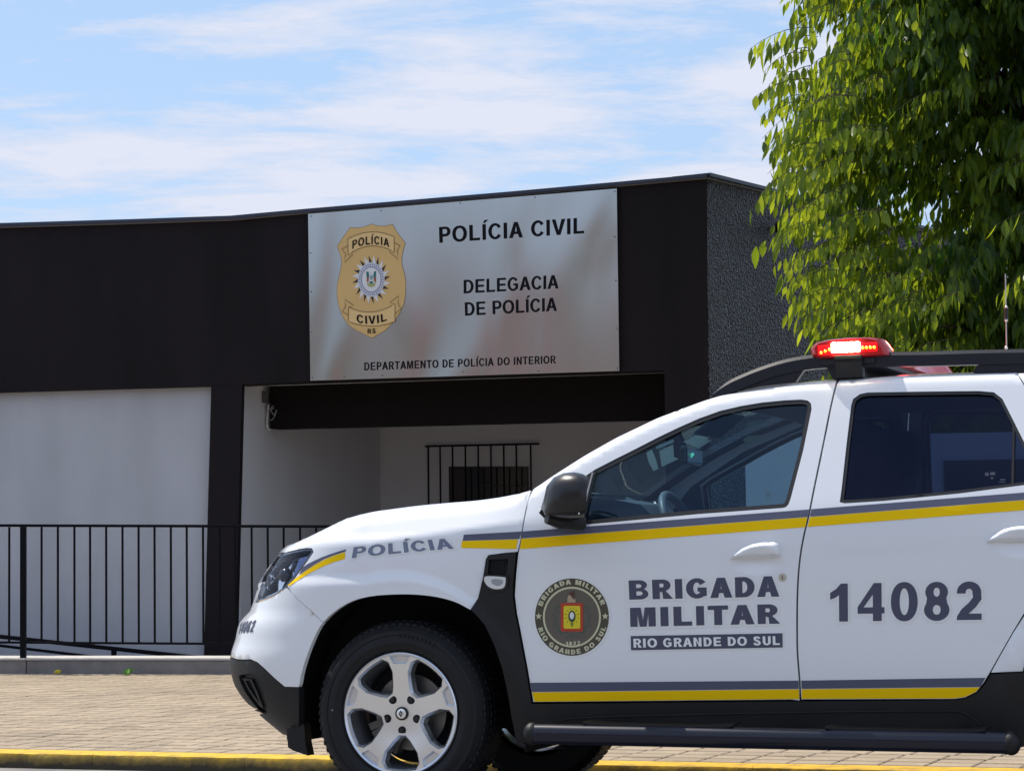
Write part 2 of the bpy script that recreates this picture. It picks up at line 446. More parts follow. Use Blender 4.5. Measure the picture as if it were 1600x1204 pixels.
def glyph(c, t):
    """returns (advance, [(outer, [holes])...])"""
    g = []; th = t*0.86
    def box(x0, y0, x1, y1): return [(x0, y0), (x1, y0), (x1, y1), (x0, y1)]
    if c == ' ': return 0.34, []
    if c in 'IÍ':
        g.append((box(0.05, 0, 0.05+t, 1), []))
        if c == 'Í': g.append(([(0.05+t*0.2, 1.07), (0.05+t*0.75, 1.07), (0.05+t*1.75, 1.26), (0.05+t*0.7, 1.26)], []))
        return t+0.12, g
    if c == 'L': g.append(([(0.06, 0), (0.64, 0), (0.64, th), (0.06+t, th), (0.06+t, 1), (0.06, 1)], [])); return 0.69, g
    if c == 'T': x = 0.34; g.append(([(x-t/2, 0), (x+t/2, 0), (x+t/2, 1-th), (0.66, 1-th), (0.66, 1), (0.02, 1), (0.02, 1-th), (x-t/2, 1-th)], [])); return 0.69, g
    if c == 'E': g.append(([(0.06, 0), (0.68, 0), (0.68, th), (0.06+t, th), (0.06+t, 0.5-th/2), (0.63, 0.5-th/2), (0.63, 0.5+th/2), (0.06+t, 0.5+th/2), (0.06+t, 1-th), (0.67, 1-th), (0.67, 1), (0.06, 1)], [])); return 0.74, g
    if c == 'N': g.append(([(0.06, 0), (0.06+t, 0), (0.06+t, 0.66), (0.72-t, 0), (0.72, 0), (0.72, 1), (0.72-t, 1), (0.72-t, 0.34), (0.06+t, 1), (0.06, 1)], [])); return 0.79, g
    if c == 'M': g.append(([(0.06, 0), (0.06+t*0.9, 0), (0.06+t*0.9, 0.76), (0.46-t*0.42, 0), (0.46+t*0.42, 0), (0.86-t*0.9, 0.76), (0.86-t*0.9, 0), (0.86, 0), (0.86, 1), (0.86-t*1.35, 1), (0.46, 0.30), (0.06+t*1.35, 1), (0.06, 1)], [])); return 0.93, g
    if c == 'A':
        g.append(([(0.0, 0), (t*1.08, 0), (0.155+t*0.62, 0.235), (0.605-t*0.62, 0.235), (0.76-t*1.08, 0), (0.76, 0), (0.38+t*0.55, 1), (0.38-t*0.55, 1)],
                  [[(0.21+t*0.62, 0.235+th*0.95), (0.55-t*0.62, 0.235+th*0.95), (0.38, 0.80)]])); return 0.77, g
    if c == 'V': g.append(([(0.0, 1), (0.37-t*0.55, 0), (0.37+t*0.55, 0), (0.74, 1), (0.74-t*1.1, 1), (0.37, 0.26), (t*1.1, 1)], [])); return 0.75, g
    if c in 'O0':
        w = 0.80 if c == 'O' else 0.58; s = 0.02 if c == 'O' else 0.03
        g.append((sell(s+w/2, 0.5, w/2, 0.515, 32, 2.15), [sell(s+w/2, 0.5, w/2-t, 0.515-th, 26, 2.1)])); return w+2*s+0.02, g
    if c == 'D':
        o = [(0.06, 0), (0.36, 0)]+ell(0.36, 0.5, 0.37, 0.5, -80, 80, 14)+[(0.36, 1), (0.06, 1)]
        i = [(0.06+t, th), (0.34, th)]+ell(0.34, 0.5, 0.39-t, 0.5-th, -80, 80, 12)+[(0.34, 1-th), (0.06+t, 1-th)]
        g.append((o, [i])); return 0.78, g
    if c in 'PR':
        yc, ry = 0.70, 0.30; rx = 0.26
        o = [(0.06, 0), (0.06+t, 0), (0.06+t, 0.40-(0.02 if c == 'P' else 0))]
        if c == 'R':
            o += [(0.30, 0.40), (0.40, 0.34), (0.72-t*1.2, 0), (0.76, 0), (0.60, 0.28), (0.52, 0.39)]
            o += ell(0.42, yc, rx+0.01, ry, -62, 86, 12)
        else:
            o += [(0.40, 0.38)]+ell(0.42, 0.69, rx, 0.31, -84, 86, 14)
        o += [(0.42, 1), (0.06, 1)]
        iy0 = 0.40+th*0.92; iy1 = 1-th*0.95; ym = (iy0+iy1)/2; rr = (iy1-iy0)/2
        i = [(0.06+t, iy0), (0.42, iy0)]+ell(0.42, ym, max(rx-t*0.96, 0.03), rr, -75, 75, 8)+[(0.42, iy1), (0.06+t, iy1)]
        g.append((o, [i])); return 0.76 if c == 'R' else 0.72, g
    if c == 'B':
        o = [(0.06, 0), (0.44, 0)]+ell(0.44, 0.28, 0.28, 0.28, -84, 55, 12)+[(0.575, 0.53)]+ell(0.42, 0.745, 0.265, 0.255, -45, 84, 10)+[(0.42, 1), (0.06, 1)]
        def hole(y0, y1, x):
            ym = (y0+y1)/2; rr = (y1-y0)/2
            return [(0.06+t, y0), (x, y0)]+ell(x, ym, rr*0.95, rr, -72, 72, 6)+[(x, y1), (0.06+t, y1)]
        g.append((o, [hole(th*0.95, 0.5-th*0.36, 0.42), hole(0.5+th*0.46, 1-th*0.95, 0.40)])); return 0.77, g
    if c in 'CG':
        a1 = 38; a2 = 322 if c == 'C' else 318
        rx, ry = 0.375, 0.515; cx = 0.40
        if c == 'C':
            o = ell(cx, 0.5, rx, ry, a1-4, a2+4, 30)+ell(cx, 0.5, rx-t, ry-th, a2+8, a1-8, 26); adv = 0.78
        else:
            o = ell(cx, 0.5, rx, ry, a1-2, 306, 28)+[(0.735, 0.13), (0.735, 0.54), (0.42, 0.54), (0.42, 0.54-th*0.95), (0.735-t*0.95, 0.54-th*0.95), (0.735-t*0.95, 0.22)]+ell(cx, 0.5, rx-t, ry-th, 312, a1-6, 24); adv = 0.82
        g.append((o, [])); return adv, g
    if c == 'U':
        x0, x1 = 0.06, 0.72; cx = 0.39
        o = [(x0, 1), (x0, 0.34)]+ell(cx, 0.33, 0.33, 0.345, 182, 358, 16)+[(x1, 0.34), (x1, 1), (x1-t, 1), (x1-t, 0.34)]+ell(cx, 0.35, 0.33-t, 0.365-th, 356, 184, 12)+[(x0+t, 0.34), (x0+t, 1)]
        g.append((o, [])); return 0.78, g
    if c == 'S':
        hw = 0.305-t*0.5
        pts = catmull([(0.36+hw*0.98, 0.74), (0.36+hw*0.72, 0.86), (0.36, 1-th*0.5), (0.36-hw*0.78, 0.87), (0.36-hw*0.92, 0.73), (0.36-hw*0.6, 0.60), (0.36, 0.515), (0.36+hw*0.72, 0.42), (0.36+hw*1.02, 0.28), (0.36+hw*0.80, 0.135), (0.36, th*0.5), (0.36-hw*0.80, 0.135), (0.36-hw*1.02, 0.29)], 3)
        g.append((stroke(pts, t*0.95), [])); return 0.73, g
    if c in '23':
        if c == '2':
            arc = ell(0.29, 0.715, 0.265-t/2, 0.285-t/2, 188, -8, 12)
            pts = arc+[(0.49-t*0.12, 0.56), (0.36, 0.39), (0.20, 0.22), (0.13, 0.10)]
            s = stroke(pts, t)
            n = len(pts); L, Rr = s[:n], s[n:][::-1]
            # union with foot: outline by hand
            o = L[:-1]+[(0.30, th), (0.56, th), (0.56, 0), (0.02, 0), (0.03, 0.10)]+[q for q in Rr[::-1] if q[1] > 0.16]
            g.append((o, []))
        else:
            pts = ell(0.28, 0.735, 0.235-t/2, 0.265-t/2, 175, -70, 9)+ell(0.28, 0.28, 0.265-t/2, 0.285-t/2, 75, -175, 11)
            g.append((stroke(pts, t*0.95), []))
        return 0.63, g
    if c == '8':
        o = ell(0.29, 0.735, 0.245, 0.27, -32, 212, 18)+ell(0.29, 0.275, 0.275, 0.29, 146, 394, 20)
        g.append((o, [sell(0.29, 0.735, 0.245-t*0.93, 0.27-th*0.93, 18, 2.1), sell(0.29, 0.275, 0.275-t, 0.29-th, 18, 2.1)])); return 0.63, g
    if c == '1': g.append(([(0.26, 0), (0.26+t, 0), (0.26+t, 1), (0.26+t*0.22, 1), (0.20, 0.86), (0.07, 0.76), (0.07, 0.58), (0.18, 0.63), (0.26, 0.70)], [])); return 0.58, g
    if c == '4': g.append(([(0.34, 0), (0.34+t, 0), (0.34+t, 0.2), (0.59, 0.2), (0.59, 0.2+th), (0.34+t, 0.2+th), (0.34+t, 1), (0.34+t*0.12, 1), (0.01, 0.2+th*1.05), (0.01, 0.2), (0.34, 0.2)], [[(0.14, 0.2+th), (0.34, 0.2+th), (0.34, 0.70)]])); return 0.63, g
    if c == '7': g.append(([(0.10, 0), (0.10+t*1.05, 0), (0.55, 0.84), (0.55, 1), (0.03, 1), (0.03, 1-th), (0.37, 1-th)], [])); return 0.60, g
    return 0.4, []
def offs(poly, d):
    n = len(poly); A = sum(poly[i][0]*poly[(i+1) % n][1]-poly[(i+1) % n][0]*poly[i][1] for i in range(n)); s = 1 if A > 0 else -1
    out = []
    for i in range(n):
        a, b, c = poly[i-1], poly[i], poly[(i+1) % n]
        e1 = (b[0]-a[0], b[1]-a[1]); e2 = (c[0]-b[0], c[1]-b[1]); l1 = math.hypot(*e1) or 1e-9; l2 = math.hypot(*e2) or 1e-9
        n1 = (e1[1]/l1*s, -e1[0]/l1*s); n2 = (e2[1]/l2*s, -e2[0]/l2*s); mx, my = n1[0]+n2[0], n1[1]+n2[1]; q = mx*mx+my*my
        k = 2/q if q > 0.9 else 2/0.9
        out.append((b[0]+mx*k*d, b[1]+my*k*d))
    return out
def layout(text, t, track=0.0):
    x = 0; out = []
    for ch in text:
        adv, g = glyph(ch, t)
        for o, hs in g: out.append(([(p[0]+x, p[1]) for p in o], [[(p[0]+x, p[1]) for p in h] for h in hs]))
        x += adv+track
    xs = [p[0] for o, _ in out for p in o]; x0, x1 = min(xs), max(xs)
    f = lambda p: ((p[0]-x0)/(x1-x0), p[1])
    return [([f(p) for p in o], [[f(p) for p in h] for h in hs]) for o, hs in out], (x1-x0)
def quad(TL, TR, BR, BL, bend=0.0):
    def f(x, y):
        bx = BL[0]+(BR[0]-BL[0])*x; by = BL[1]+(BR[1]-BL[1])*x; tx = TL[0]+(TR[0]-TL[0])*x; ty = TL[1]+(TR[1]-TL[1])*x
        return (bx+(tx-bx)*y, by+(ty-by)*y - bend*(1-(2*x-1)**2))
    return f
def add_text(bag, text, mapping, lift, t=0.2, grow=0.0, track=0.0, h=7.0):
    """text laid out in the unit square, mapping -> photo/plane 2-D, lift(x, y) -> 3-D"""
    gl, w = layout(text, t, track)
    for o, hs in gl:
        o2 = [mapping(*p) for p in densify(o, 0.2)]; h2 = [[mapping(*p) for p in h_] for h_ in hs]
        if grow: o2 = offs(o2, grow); h2 = [offs(q, -grow) for q in h2]
        A, T = tri_region(o2, h2, h)
        s = len(bag[0]); bag[0].extend(lift(x, y) for x, y in A); bag[1].extend(tuple(s+i for i in f) for f in T)
def add_poly(bag, poly, lift, holes=(), h=8.0, dens=None):
    poly = densify(poly, dens or h)
    A, T = tri_region(poly, [densify(q, dens or h) for q in holes], h)
    s = len(bag[0]); bag[0].extend(lift(x, y) for x, y in A); bag[1].extend(tuple(s+i for i in f) for f in T)
def flush(name, bag, m, parent): return mesh_obj(name, bag[0], bag[1], m, parent)
def sk(off):                                  # lift: photo pixel -> slightly proud of the car's skin (car space)
    return lambda x, y: S(*P(x, y, -off), -off)

# ================================================================ THE CAR
car = empty('police_car', CO, -TH)
props(car, 'white police SUV with yellow and grey stripes, parked in front of the station', 'car')
mirror_jobs = []
def mirror(o, parent=None, name=None):
    me = o.data.copy(); n = len(me.vertices); co = np.empty(n*3); me.vertices.foreach_get('co', co); co = co.reshape(-1, 3)
    co[:, 1] = 2*HALF-co[:, 1]; me.vertices.foreach_set('co', co.ravel()); me.flip_normals(); me.update()
    q = bpy.data.objects.new(name or o.name.split('.')[0], me); COL.objects.link(q); q.parent = parent or o.parent
    return q
# ---- outlines traced on the side of the car
arch_w = catmull([(467, 1073.5), (472.8, 1044), (487.5, 1003), (506, 970), (539, 944), (576, 931.5), (627.7, 927.8), (672, 930.4), (708.8, 938.9), (735, 952)], 4)
trim_l = [(747, 933.7), (754.8, 900.5), (759, 873), (763, 866.5), (790, 863), (808.3, 861.5)]
seamA = [(826.5, 768), (818, 810), (811.5, 850), (808.3, 861.5)]
seamB = catmull([(1308, 594), (1298.6, 631.5), (1286.7, 691), (1271.7, 763), (1264, 802), (1256.8, 832), (1251.4, 860), (1247.5, 894), (1245.7, 930), (1245.2, 960), (1245.7, 1017), (1249, 1060), (1250.5, 1093.5)], 3)
lamp = [(429.8, 871), (437.7, 866.5), (445.7, 864.5), (457, 861.5), (469.6, 859), (480, 857.6), (485.6, 858), (487.8, 862), (477.6, 876), (470, 886), (461.7, 898), (453, 908), (447.7, 914.7), (440, 921), (429.8, 928.7), (415, 935), (404.5, 938.3), (401.2, 933), (403.8, 914), (409, 901), (415.8, 889.8), (423, 879)]
bl_seam = [(447.7, 916.5), (456, 925), (464.7, 934.7), (476, 945), (485.6, 952.6), (502.5, 969.6), (505.6, 970.6)]
def dens_px(pts, closed=False, h=12): return densify(pts, h, closed)
# fender (with the side of the bonnet)
aS = P(826.5, 770)[0]-0.004
aLamp = P(462, 850)[0]
fend_px = dens_px(arch_w[12:]) + dens_px(trim_l) + dens_px(seamA[::-1])[1:-1]
pts_f = PP([(506.5, 970.5)]+[q for q in fend_px if q[0] > 508])
# top run from seam A forward to the lamp
topf = top_run(aS, aLamp, 0.025)
front_px = [(468, 857.2), (480, 855.4), (487.5, 856), (490, 862), (479.5, 877.5), (463.5, 899.5), (449.5, 916)]
pts_f = pts_f[:-1] + topf + PP(dens_px(front_px) + dens_px(bl_seam[:-1])[1:])
GAP = 0.0016
fender = sheet('front_fender', pts_f, [], surf(0), 0.0125, M_paint, car, depth=0.02)
mirror(fender)
# front bumper skin (white)
lampb = [(446.4, 917.2), (440, 922.5), (429.8, 930.2), (415, 936.6), (404.5, 940), (399.5, 937)]
bw = PP(dens_px([(466.5, 1072.6), (445, 1072), (428.5, 1058), (415, 1045), (402.7, 1034), (391.6, 1029), (369.8, 1030)])[:-1] + [(369.9, 1029)])
zc0 = P(370.5, 1006)[1]; zlow = bw[-1][1]
bw += [(A0-LT*0.60, zlow+0.004), (A0-LT*0.66, zc0+0.02), (A0-LT*0.70, 0.74), (A0-LT*0.62, 0.80), (A0-LT*0.5, 0.815)]
bw += PP(dens_px([(398.5, 941)] + [(404.5, 940.6), (415, 937.4), (429.8, 931), (440, 923.2), (446.6, 918)]) + dens_px([(447.4, 917.4), (455.7, 925.7), (464.3, 935.3), (475.6, 945.6), (485.2, 953.3), (502, 970.1), (505, 971.2)])[1:] + [q for q in arch_w if q[0] < 504][::-1][:-1])
bumper = sheet('front_bumper', bw, [], surf(0), 0.022, M_paint, car, depth=0.02)
mirror(bumper)
# nose above the grille: bonnet lip
lip = [(A0-LT, 0.80)]+[(A0-LT*t, 0.815) for t in (0.9, 0.8, 0.7, 0.6)]+[(A0-LT*0.52, 0.835)]
aL = P(401, 930); 
lip += PP([(400.5, 939), (403, 912), (409, 899), (416, 887.5), (424, 877), (431, 869.3), (438, 864.8), (446, 862.6), (457, 859.8), (466, 857.6)])
lip += top_run(aLamp, A0-LT, 0.03)
bl = sheet('bonnet_front', lip, [], surf(0.0), 0.025, M_paint, car, depth=0.015); mirror(bl)
# grille behind the badge area (dark, with chrome bars)
gr = [(A0-LT, 0.56)]+[(A0-LT*t, 0.56) for t in (0.9, 0.8, 0.7)]+[(A0-LT*0.62, 0.62), (A0-LT*0.55, 0.80), (A0-LT*0.62, 0.83), (A0-LT*0.8, 0.83), (A0-LT, 0.83)]
g = sheet('grille', gr, [], surf(0.03), 0.05, M_gloss, car); mirror(g)
for k in range(4):
    z0 = 0.60+k*0.055
    for t0, t1 in ((0.70, 1.0),):
        bar = [(A0-LT*(t0+(t1-t0)*i/8), z0) for i in range(9)]+[(A0-LT*(t1-(t1-t0)*i/8), z0+0.016) for i in range(9)]
        b = sheet('grille_bar', bar, [], surf(0.008), 0, M_chrome, car, depth=0.02); mirror(b)
# white seam filler between lamps and centre, lower black bumper
lb_top = dens_px([(369.5, 1031), (391.6, 1030.6), (402, 1035.2), (414.5, 1046.5), (428, 1059.3), (445, 1073.4), (466.5, 1074)])
fog = catmull([(372.5, 1056), (381, 1053), (392, 1051.7), (402.5, 1057), (409, 1071), (414, 1086.4), (417.8, 1101.7), (416, 1114), (408, 1112), (399, 1103), (388, 1089), (379, 1074)], 3, True)
lbp = PP(lb_top) + PP([(466.5, 1095), (466.5, 1120), (466, 1133), (460, 1146), (447, 1147.5)])
zb_ = lbp[-1][1]
lbp += [(A0-LT*0.35, zb_-0.01), (A0-LT*0.6, zb_-0.02), (A0-LT, zb_-0.02), (A0-LT, 0.55), (A0-LT*0.70, 0.55), (A0-LT*0.66, zc0+0.016), (A0-LT*0.60, zlow)]
lower = sheet('bumper_cladding', lbp, [PP(fog)], surf(0.002), 0.022, M_black, car, depth=0.03); mirror(lower)
fogp = sheet('fog_lamp_recess', PP(fog), [], surf(0.02), 0.03, M_black, car); mirror(fogp)
bag = [[], []]
sc = [(374.6, 1059), (389, 1060.5), (398, 1080), (407.5, 1105), (402, 1103), (392, 1090), (382, 1074)]
sci = [(379.5, 1062.5), (387, 1062.8), (395, 1081), (402.5, 1098.5), (393, 1086), (384, 1072)]
fs = sheet('fog_lamp_frame', PP(dens_px(sc, True)), [PP(dens_px(sci, True))], surf(0.010), 0, M_black, car, depth=0.03); mirror(fs)
# deflector flap ahead of the wheel and the arch liner
bm = bmesh.new()
fl = [car_at(x, y, 0.10) for x, y in ((448, 1138), (450, 1167), (458.5, 1172), (481, 1179.7), (477, 1160), (475, 1130))]
prism(bm, fl, Vector((0, 0.06, 0))); bm_obj('wheel_deflector', bm, M_black, car)
# ---- trim behind the arch with the side repeater
tr_out = PP(dens_px([(736.5, 951.5), (748.5, 934), (756.2, 901), (760.6, 873.5), (764, 868.5), (790, 865), (807, 863.6), (805.5, 880), (802.5, 909.5), (801.8, 930.7), (805.5, 958), (811, 985), (822.5, 1045.6), (827, 1073), (831, 1099)]) +
            dens_px([(836, 1099), (1248, 1095), (1491, 1093), (1510, 1090), (1527, 1082), (1541, 1067), (1548, 1053), (1600, 1049.5), (1650, 1046)])) 
rear_arch = [(WBASE+0.50*math.cos(R(t)), WZ+0.50*math.sin(R(t))) for t in range(168, -20, -6)]
zc = lambda a: 0.19
ra0 = rear_arch[0]
i_end = [k for k, q in enumerate(rear_arch) if q[1] > tr_out[-1][1]]
sill = tr_out[:]
sill += [(rear_arch[0][0]-0.02 + 0.0*k, 0.44-0.05*k) for k in range(1)]
# sill polygon: cladding follows the rear arch opening (a ring 9 cm wide) and comes back along the bottom edge
tr_out = [q for q in tr_out if q[0] < WBASE-0.43]+[P(1598, 1050)]
sill = tr_out + [(WBASE+0.450*math.cos(R(t)), WZ+0.450*math.sin(R(t))) for t in range(149, 24, -5)]
sill += [(WBASE+0.43, 0.50), (WBASE+0.43, 0.33)] + [(WBASE+0.405*math.cos(R(t)), WZ+0.405*math.sin(R(t))) for t in range(0, 198, 6)]
ar = PP(dens_px([(808, 1160), (803, 1130), (800, 1118), (797, 1095), (792.6, 1072.8), (786.5, 1045.6), (774.4, 1009), (759, 976), (744, 958.5)]))
sill += [(a, 0.252) for a in np.linspace(WBASE-0.47, ar[0][0]+0.04, 24)] + ar
rep = [(759.5, 902), (765, 899.5), (790, 901), (792.5, 905), (791, 915), (786, 919), (775, 919.5), (765, 915), (760, 908)]
mesh_p = [(765, 874), (795.5, 872.5), (791.5, 899.5), (763, 898)]
clad = sheet('side_cladding', sill, [PP(dens_px(mesh_p, True))], surf(-0.008), 0.025, M_black, car, depth=0.03); mirror(clad)
o = sheet('vent_recess', PP(dens_px([(762, 872), (798, 870.5), (795, 903), (760, 902)], True)), [], surf(0.006), 0.03, M_dark, car)
bm = bmesh.new()
for k in range(7):
    x = 766+k*4.1
    a, b_ = P(x, 876), P(x-0.6, 897); add_tube(bm, [S(*a, 0.0), S(*b_, 0.0)], 0.0018, 5)
bm_obj('vent_fins', bm, M_black, car)
o = sheet('indicator_frame', PP([(757.5, 899.5), (764, 897), (794, 898.5), (796, 905), (794, 918), (788, 923), (772, 923), (762, 918), (757, 909)]), [], surf(-0.014), 0.02, M_rubber, car, depth=0.012)
o = sheet('indicator_lamp', PP(catmull(rep, 3, True)), [], surf(-0.019), 0.01, mat('lamp_white', (0.75, 0.75, 0.74), 0.15, coat=1), car, depth=0.012)
o = sheet('indicator_lens', PP(catmull([(772, 904.5), (788, 905.5), (787, 912), (780, 914.5), (772, 911)], 3, True)), [], surf(-0.0205), 0.01, mat('lens_grey', (0.35, 0.36, 0.38), 0.2), car)
# ---- doors
wf_out = dens_px([(905, 820), (909, 790), (913.7, 744)], False) + dens_px([(930, 733), (960, 717.5), (995, 700), (1027, 683.5), (1060, 667.7), (1092, 653.5), (1125, 641.7), (1158, 634), (1190, 628.7), (1225, 625.2), (1252, 623.9), (1262, 625.5), (1267, 630), (1268.2, 638.5), (1255, 703.5), (1235.5, 778), (1232, 787.5), (1228, 791.8), (1222.5, 793.2), (1092.5, 802.6), (995, 811.8)])
def inset(poly, d): return offs(poly, -d)
def area(p): return sum(p[i][0]*p[(i+1) % len(p)][1]-p[(i+1) % len(p)][0]*p[i][1] for i in range(len(p)))
dA = [(828.6, 769), (820, 810.5), (813.3, 850.5), (809.8, 866), (806.8, 895), (804.6, 930), (808, 958), (813.6, 985), (825, 1045.6), (829.5, 1073), (833.5, 1095.8)]
aT1, aT2 = P(828.6, 769)[0]+0.002, P(1306.5, 594)[0]-0.001
dB = [(x-1.3, y) for x, y in seamB]
DENTS.append((*P(1181, 875), 0.125, 0.055, 0.016))
DENTS.append((*P(1592, 846), 0.125, 0.055, 0.016))
door_pts = PP(dens_px(dA))[1:] + PP(dens_px([(833.5, 1095.8), (1248.8, 1091.8)]))[1:-1] + PP(dens_px(dB[::-1]))[:-1] + top_run(aT2, aT1, 0.025)
def small(pts): return pts
DH = 0.02
fdoor = sheet('front_door', door_pts, [PP(wf_out)], surf(0), DH, M_paint, car, depth=0.02); ffar = mirror(fdoor)
wf_in = inset(wf_out, 6.5)
seal = sheet('window_seal', PP(wf_out), [PP(wf_in)], surf(0.002), 0, M_rubber, fdoor, depth=0.018)
mirror(seal, ffar)
gl = sheet('window_glass', PP(inset(wf_out, 4)), [], surf(0.012), 0.05, G_front, fdoor); mirror(gl, ffar)
# mirror sail and its slanting strip
sail = sheet('mirror_sail', PP(dens_px([(908, 818.5), (912, 788), (917, 745), (932, 735.5), (922, 775), (913, 815)], True)), [], surf(-0.003), 0.02, M_rubber, fdoor, depth=0.01)
bm = bmesh.new(); add_tube(bm, [S(*P(x, y), -0.006) for x, y in ((927, 738), (920, 765), (913, 795), (906, 816))], 0.0035, 6); bm_obj('sail_strip', bm, mat('satin_strip', (0.35, 0.33, 0.34), 0.4), fdoor)
# rear door
wr_out = dens_px([(1312, 784), (1315, 763), (1322.6, 694), (1330, 633), (1333, 623), (1343.5, 615.5), (1355.5, 613), (1440, 611.5), (1528.8, 610.6), (1552.8, 612.5), (1566, 622.6), (1577, 644), (1600, 690), (1622, 733), (1624, 748), (1614, 755.5), (1600, 757.5), (1499, 770.6), (1379.4, 782.3), (1319.6, 786)])
rA = [(x+1.6, y) for x, y in seamB]
aR1, aR2 = P(1309.6, 594)[0]+0.002, P(1588, 583)[0]
rB = [(1588.5, 583.5), (1600, 602), (1624, 650), (1648, 705), (1662, 760), (1665, 810), (1658, 860), (1640, 898), (1622, 925), (1600, 957), (1582, 987), (1562, 1022), (1545.7, 1051), (1536, 1067), (1525.7, 1080), (1508, 1088.6), (1491, 1091)]
rd_pts = PP(dens_px(rA))[1:-1] + PP(dens_px([(1252.3, 1091.8), (1491, 1091)]))[:-1] + PP(dens_px(rB[::-1]))[:-1] + top_run(aR2, aR1, 0.025)
rdoor = sheet('rear_door', rd_pts, [PP(wr_out)], surf(0), DH, M_paint, car, depth=0.02); rfar = mirror(rdoor)
seal = sheet('window_seal', PP(wr_out), [PP(inset(wr_out, 5))], surf(0.002), 0, M_rubber, rdoor, depth=0.018); mirror(seal, rfar)
gl = sheet('window_glass', PP(inset(wr_out, 3)), [], surf(0.012), 0.05, G_rear, rdoor); mirror(gl, rfar)
bm = bmesh.new(); a, b_ = P(1584, 660), P(1582, 756); add_tube(bm, [S(*a, 0.008), S(*b_, 0.008)], 0.006, 6); bm_obj('window_divider', bm, M_rubber, rdoor)
# rear quarter (outside the frame)
qa = PP([(1590.3, 583.5), (1602, 602), (1626, 650), (1650, 705), (1664, 760), (1667, 810), (1660, 860), (1642, 898), (1624, 925), (1602, 957), (1584, 987), (1564, 1022), (1548.5, 1050), (1600, 1047.5), (1650, 1044)])
qa = [q for q in qa if q[0] < WBASE-0.43 or q[1] > 0.75]+[P(1598, 1048)]
qp = qa + [(WBASE+0.4515*math.cos(R(t)), WZ+0.4515*math.sin(R(t))) for t in range(149, 22, -5)] + [(WBASE+0.44, 0.51), (A1+0.2, 0.51), (A1+0.7, 0.52), (A1+LR, 0.52), (A1+LR, 0.95), (A1+0.32, 0.98), (A1+0.30, 1.38)] + [(a, ZT(a)-0.002) for a in (A1+0.2, A1+0.05, A1-0.1, A1-0.3, A1-0.5)] + [(P(1590.3, 583.5)[0]+0.03, ZT(P(1590.3, 583.5)[0]+0.03)-0.001)]
qw = [(2.62, 1.20), (2.66, 1.36), (2.80, 1.42), (2.95, 1.40), (3.06, 1.24), (3.0, 1.20)]
quarter = sheet('rear_quarter', qp, [qw], surf(0), 0.03, M_paint, car, depth=0.02); mirror(quarter)
gl = sheet('quarter_glass', qw, [], surf(0.01), 0.05, G_rear, car); mirror(gl)
rg = [(A1+0.34, 0.99), (A1+LR, 0.96), (A1+LR, 1.40), (A1+0.32, 1.38)]
gl = sheet('tailgate_glass', densify(rg, 0.08), [], surf(0.01), 0.06, G_rear, car); mirror(gl)
rb = [(A1+0.06, 0.30), (A1+LR, 0.28), (A1+LR, 0.515), (A1+0.7, 0.515), (A1+0.06, 0.505)]
o = sheet('rear_bumper', densify(rb, 0.08), [], surf(-0.004), 0.05, M_black, car, depth=0.03); mirror(o)
tl = [(A1+0.10, 0.80), (A1+0.45, 0.80), (A1+0.45, 0.98), (A1+0.10, 0.98)]
o = sheet('tail_lamp', densify(tl, 0.05), [], surf(-0.005), 0.05, mat('tail_red', (0.4, 0.01, 0.01), 0.15, coat=1), car, depth=0.01); mirror(o)
# ---- top skins: bonnet, windscreen, roof
def edge_pt(a): return S(a, ZT(a), 0.0)
def span(name, avals, crown_z_, crown_u_, m, n=18, inset_v=0.0, dz=0.0, v0=0.0, v1=1.0, parent=None):
    verts = []; faces = []; k = len(avals)
    for i_, a in enumerate(avals):
        f_ = i_/(k-1); crown_z = crown_z_(f_) if callable(crown_z_) else crown_z_; crown_u = crown_u_(f_) if callable(crown_u_) else crown_u_
        e = edge_pt(a); w = 2*(HALF-e.y)-2*inset_v
        for j in range(n+1):
            s = v0+(v1-v0)*j/n; c = 1-(2*s-1)**2
            verts.append(Vector((e.x-crown_u*c, e.y+inset_v+w*s, e.z+crown_z*c+dz)))
    for i in range(k-1):
        for j in range(n): faces.append((i*(n+1)+j, i*(n+1)+j+1, (i+1)*(n+1)+j+1, (i+1)*(n+1)+j))
    return mesh_obj(name, verts, faces, m, parent or car, True)
a_cowl = P(826, 772)[0]+0.005
a_head = P(1118, 622)[0]
hv = list(np.linspace(A0-LT*0.999, A0, 26))+list(np.linspace(A0+0.03, a_cowl, 18))
span('bonnet', hv, lambda f: 0.03*(1-f)+0.006, lambda f: 0.10*sstep(0.9, 1, f), M_paint)
wv = list(np.linspace(a_cowl, a_head, 24))
span('windscreen', wv, lambda f: 0.035*f, lambda f: 0.12-0.06*f, G_screen, inset_v=0.03, dz=-0.004)
rv = list(np.linspace(a_head, A1+0.25, 40))
span('roof', rv, 0.038, lambda f: 0.06*(1-f)-0.10*f, M_paint)
span('headliner', list(np.linspace(a_head+0.03, A1+0.1, 24)), 0.02, 0.03, M_liner, inset_v=0.05, dz=-0.055)
for y0, y1 in ((0.0, 0.06), (0.94, 1.0)): span('windscreen_pillar', wv, lambda f: 0.035*f, lambda f: 0.12-0.06*f, M_inner, n=3, inset_v=0.015, dz=-0.02, v0=y0, v1=y1)
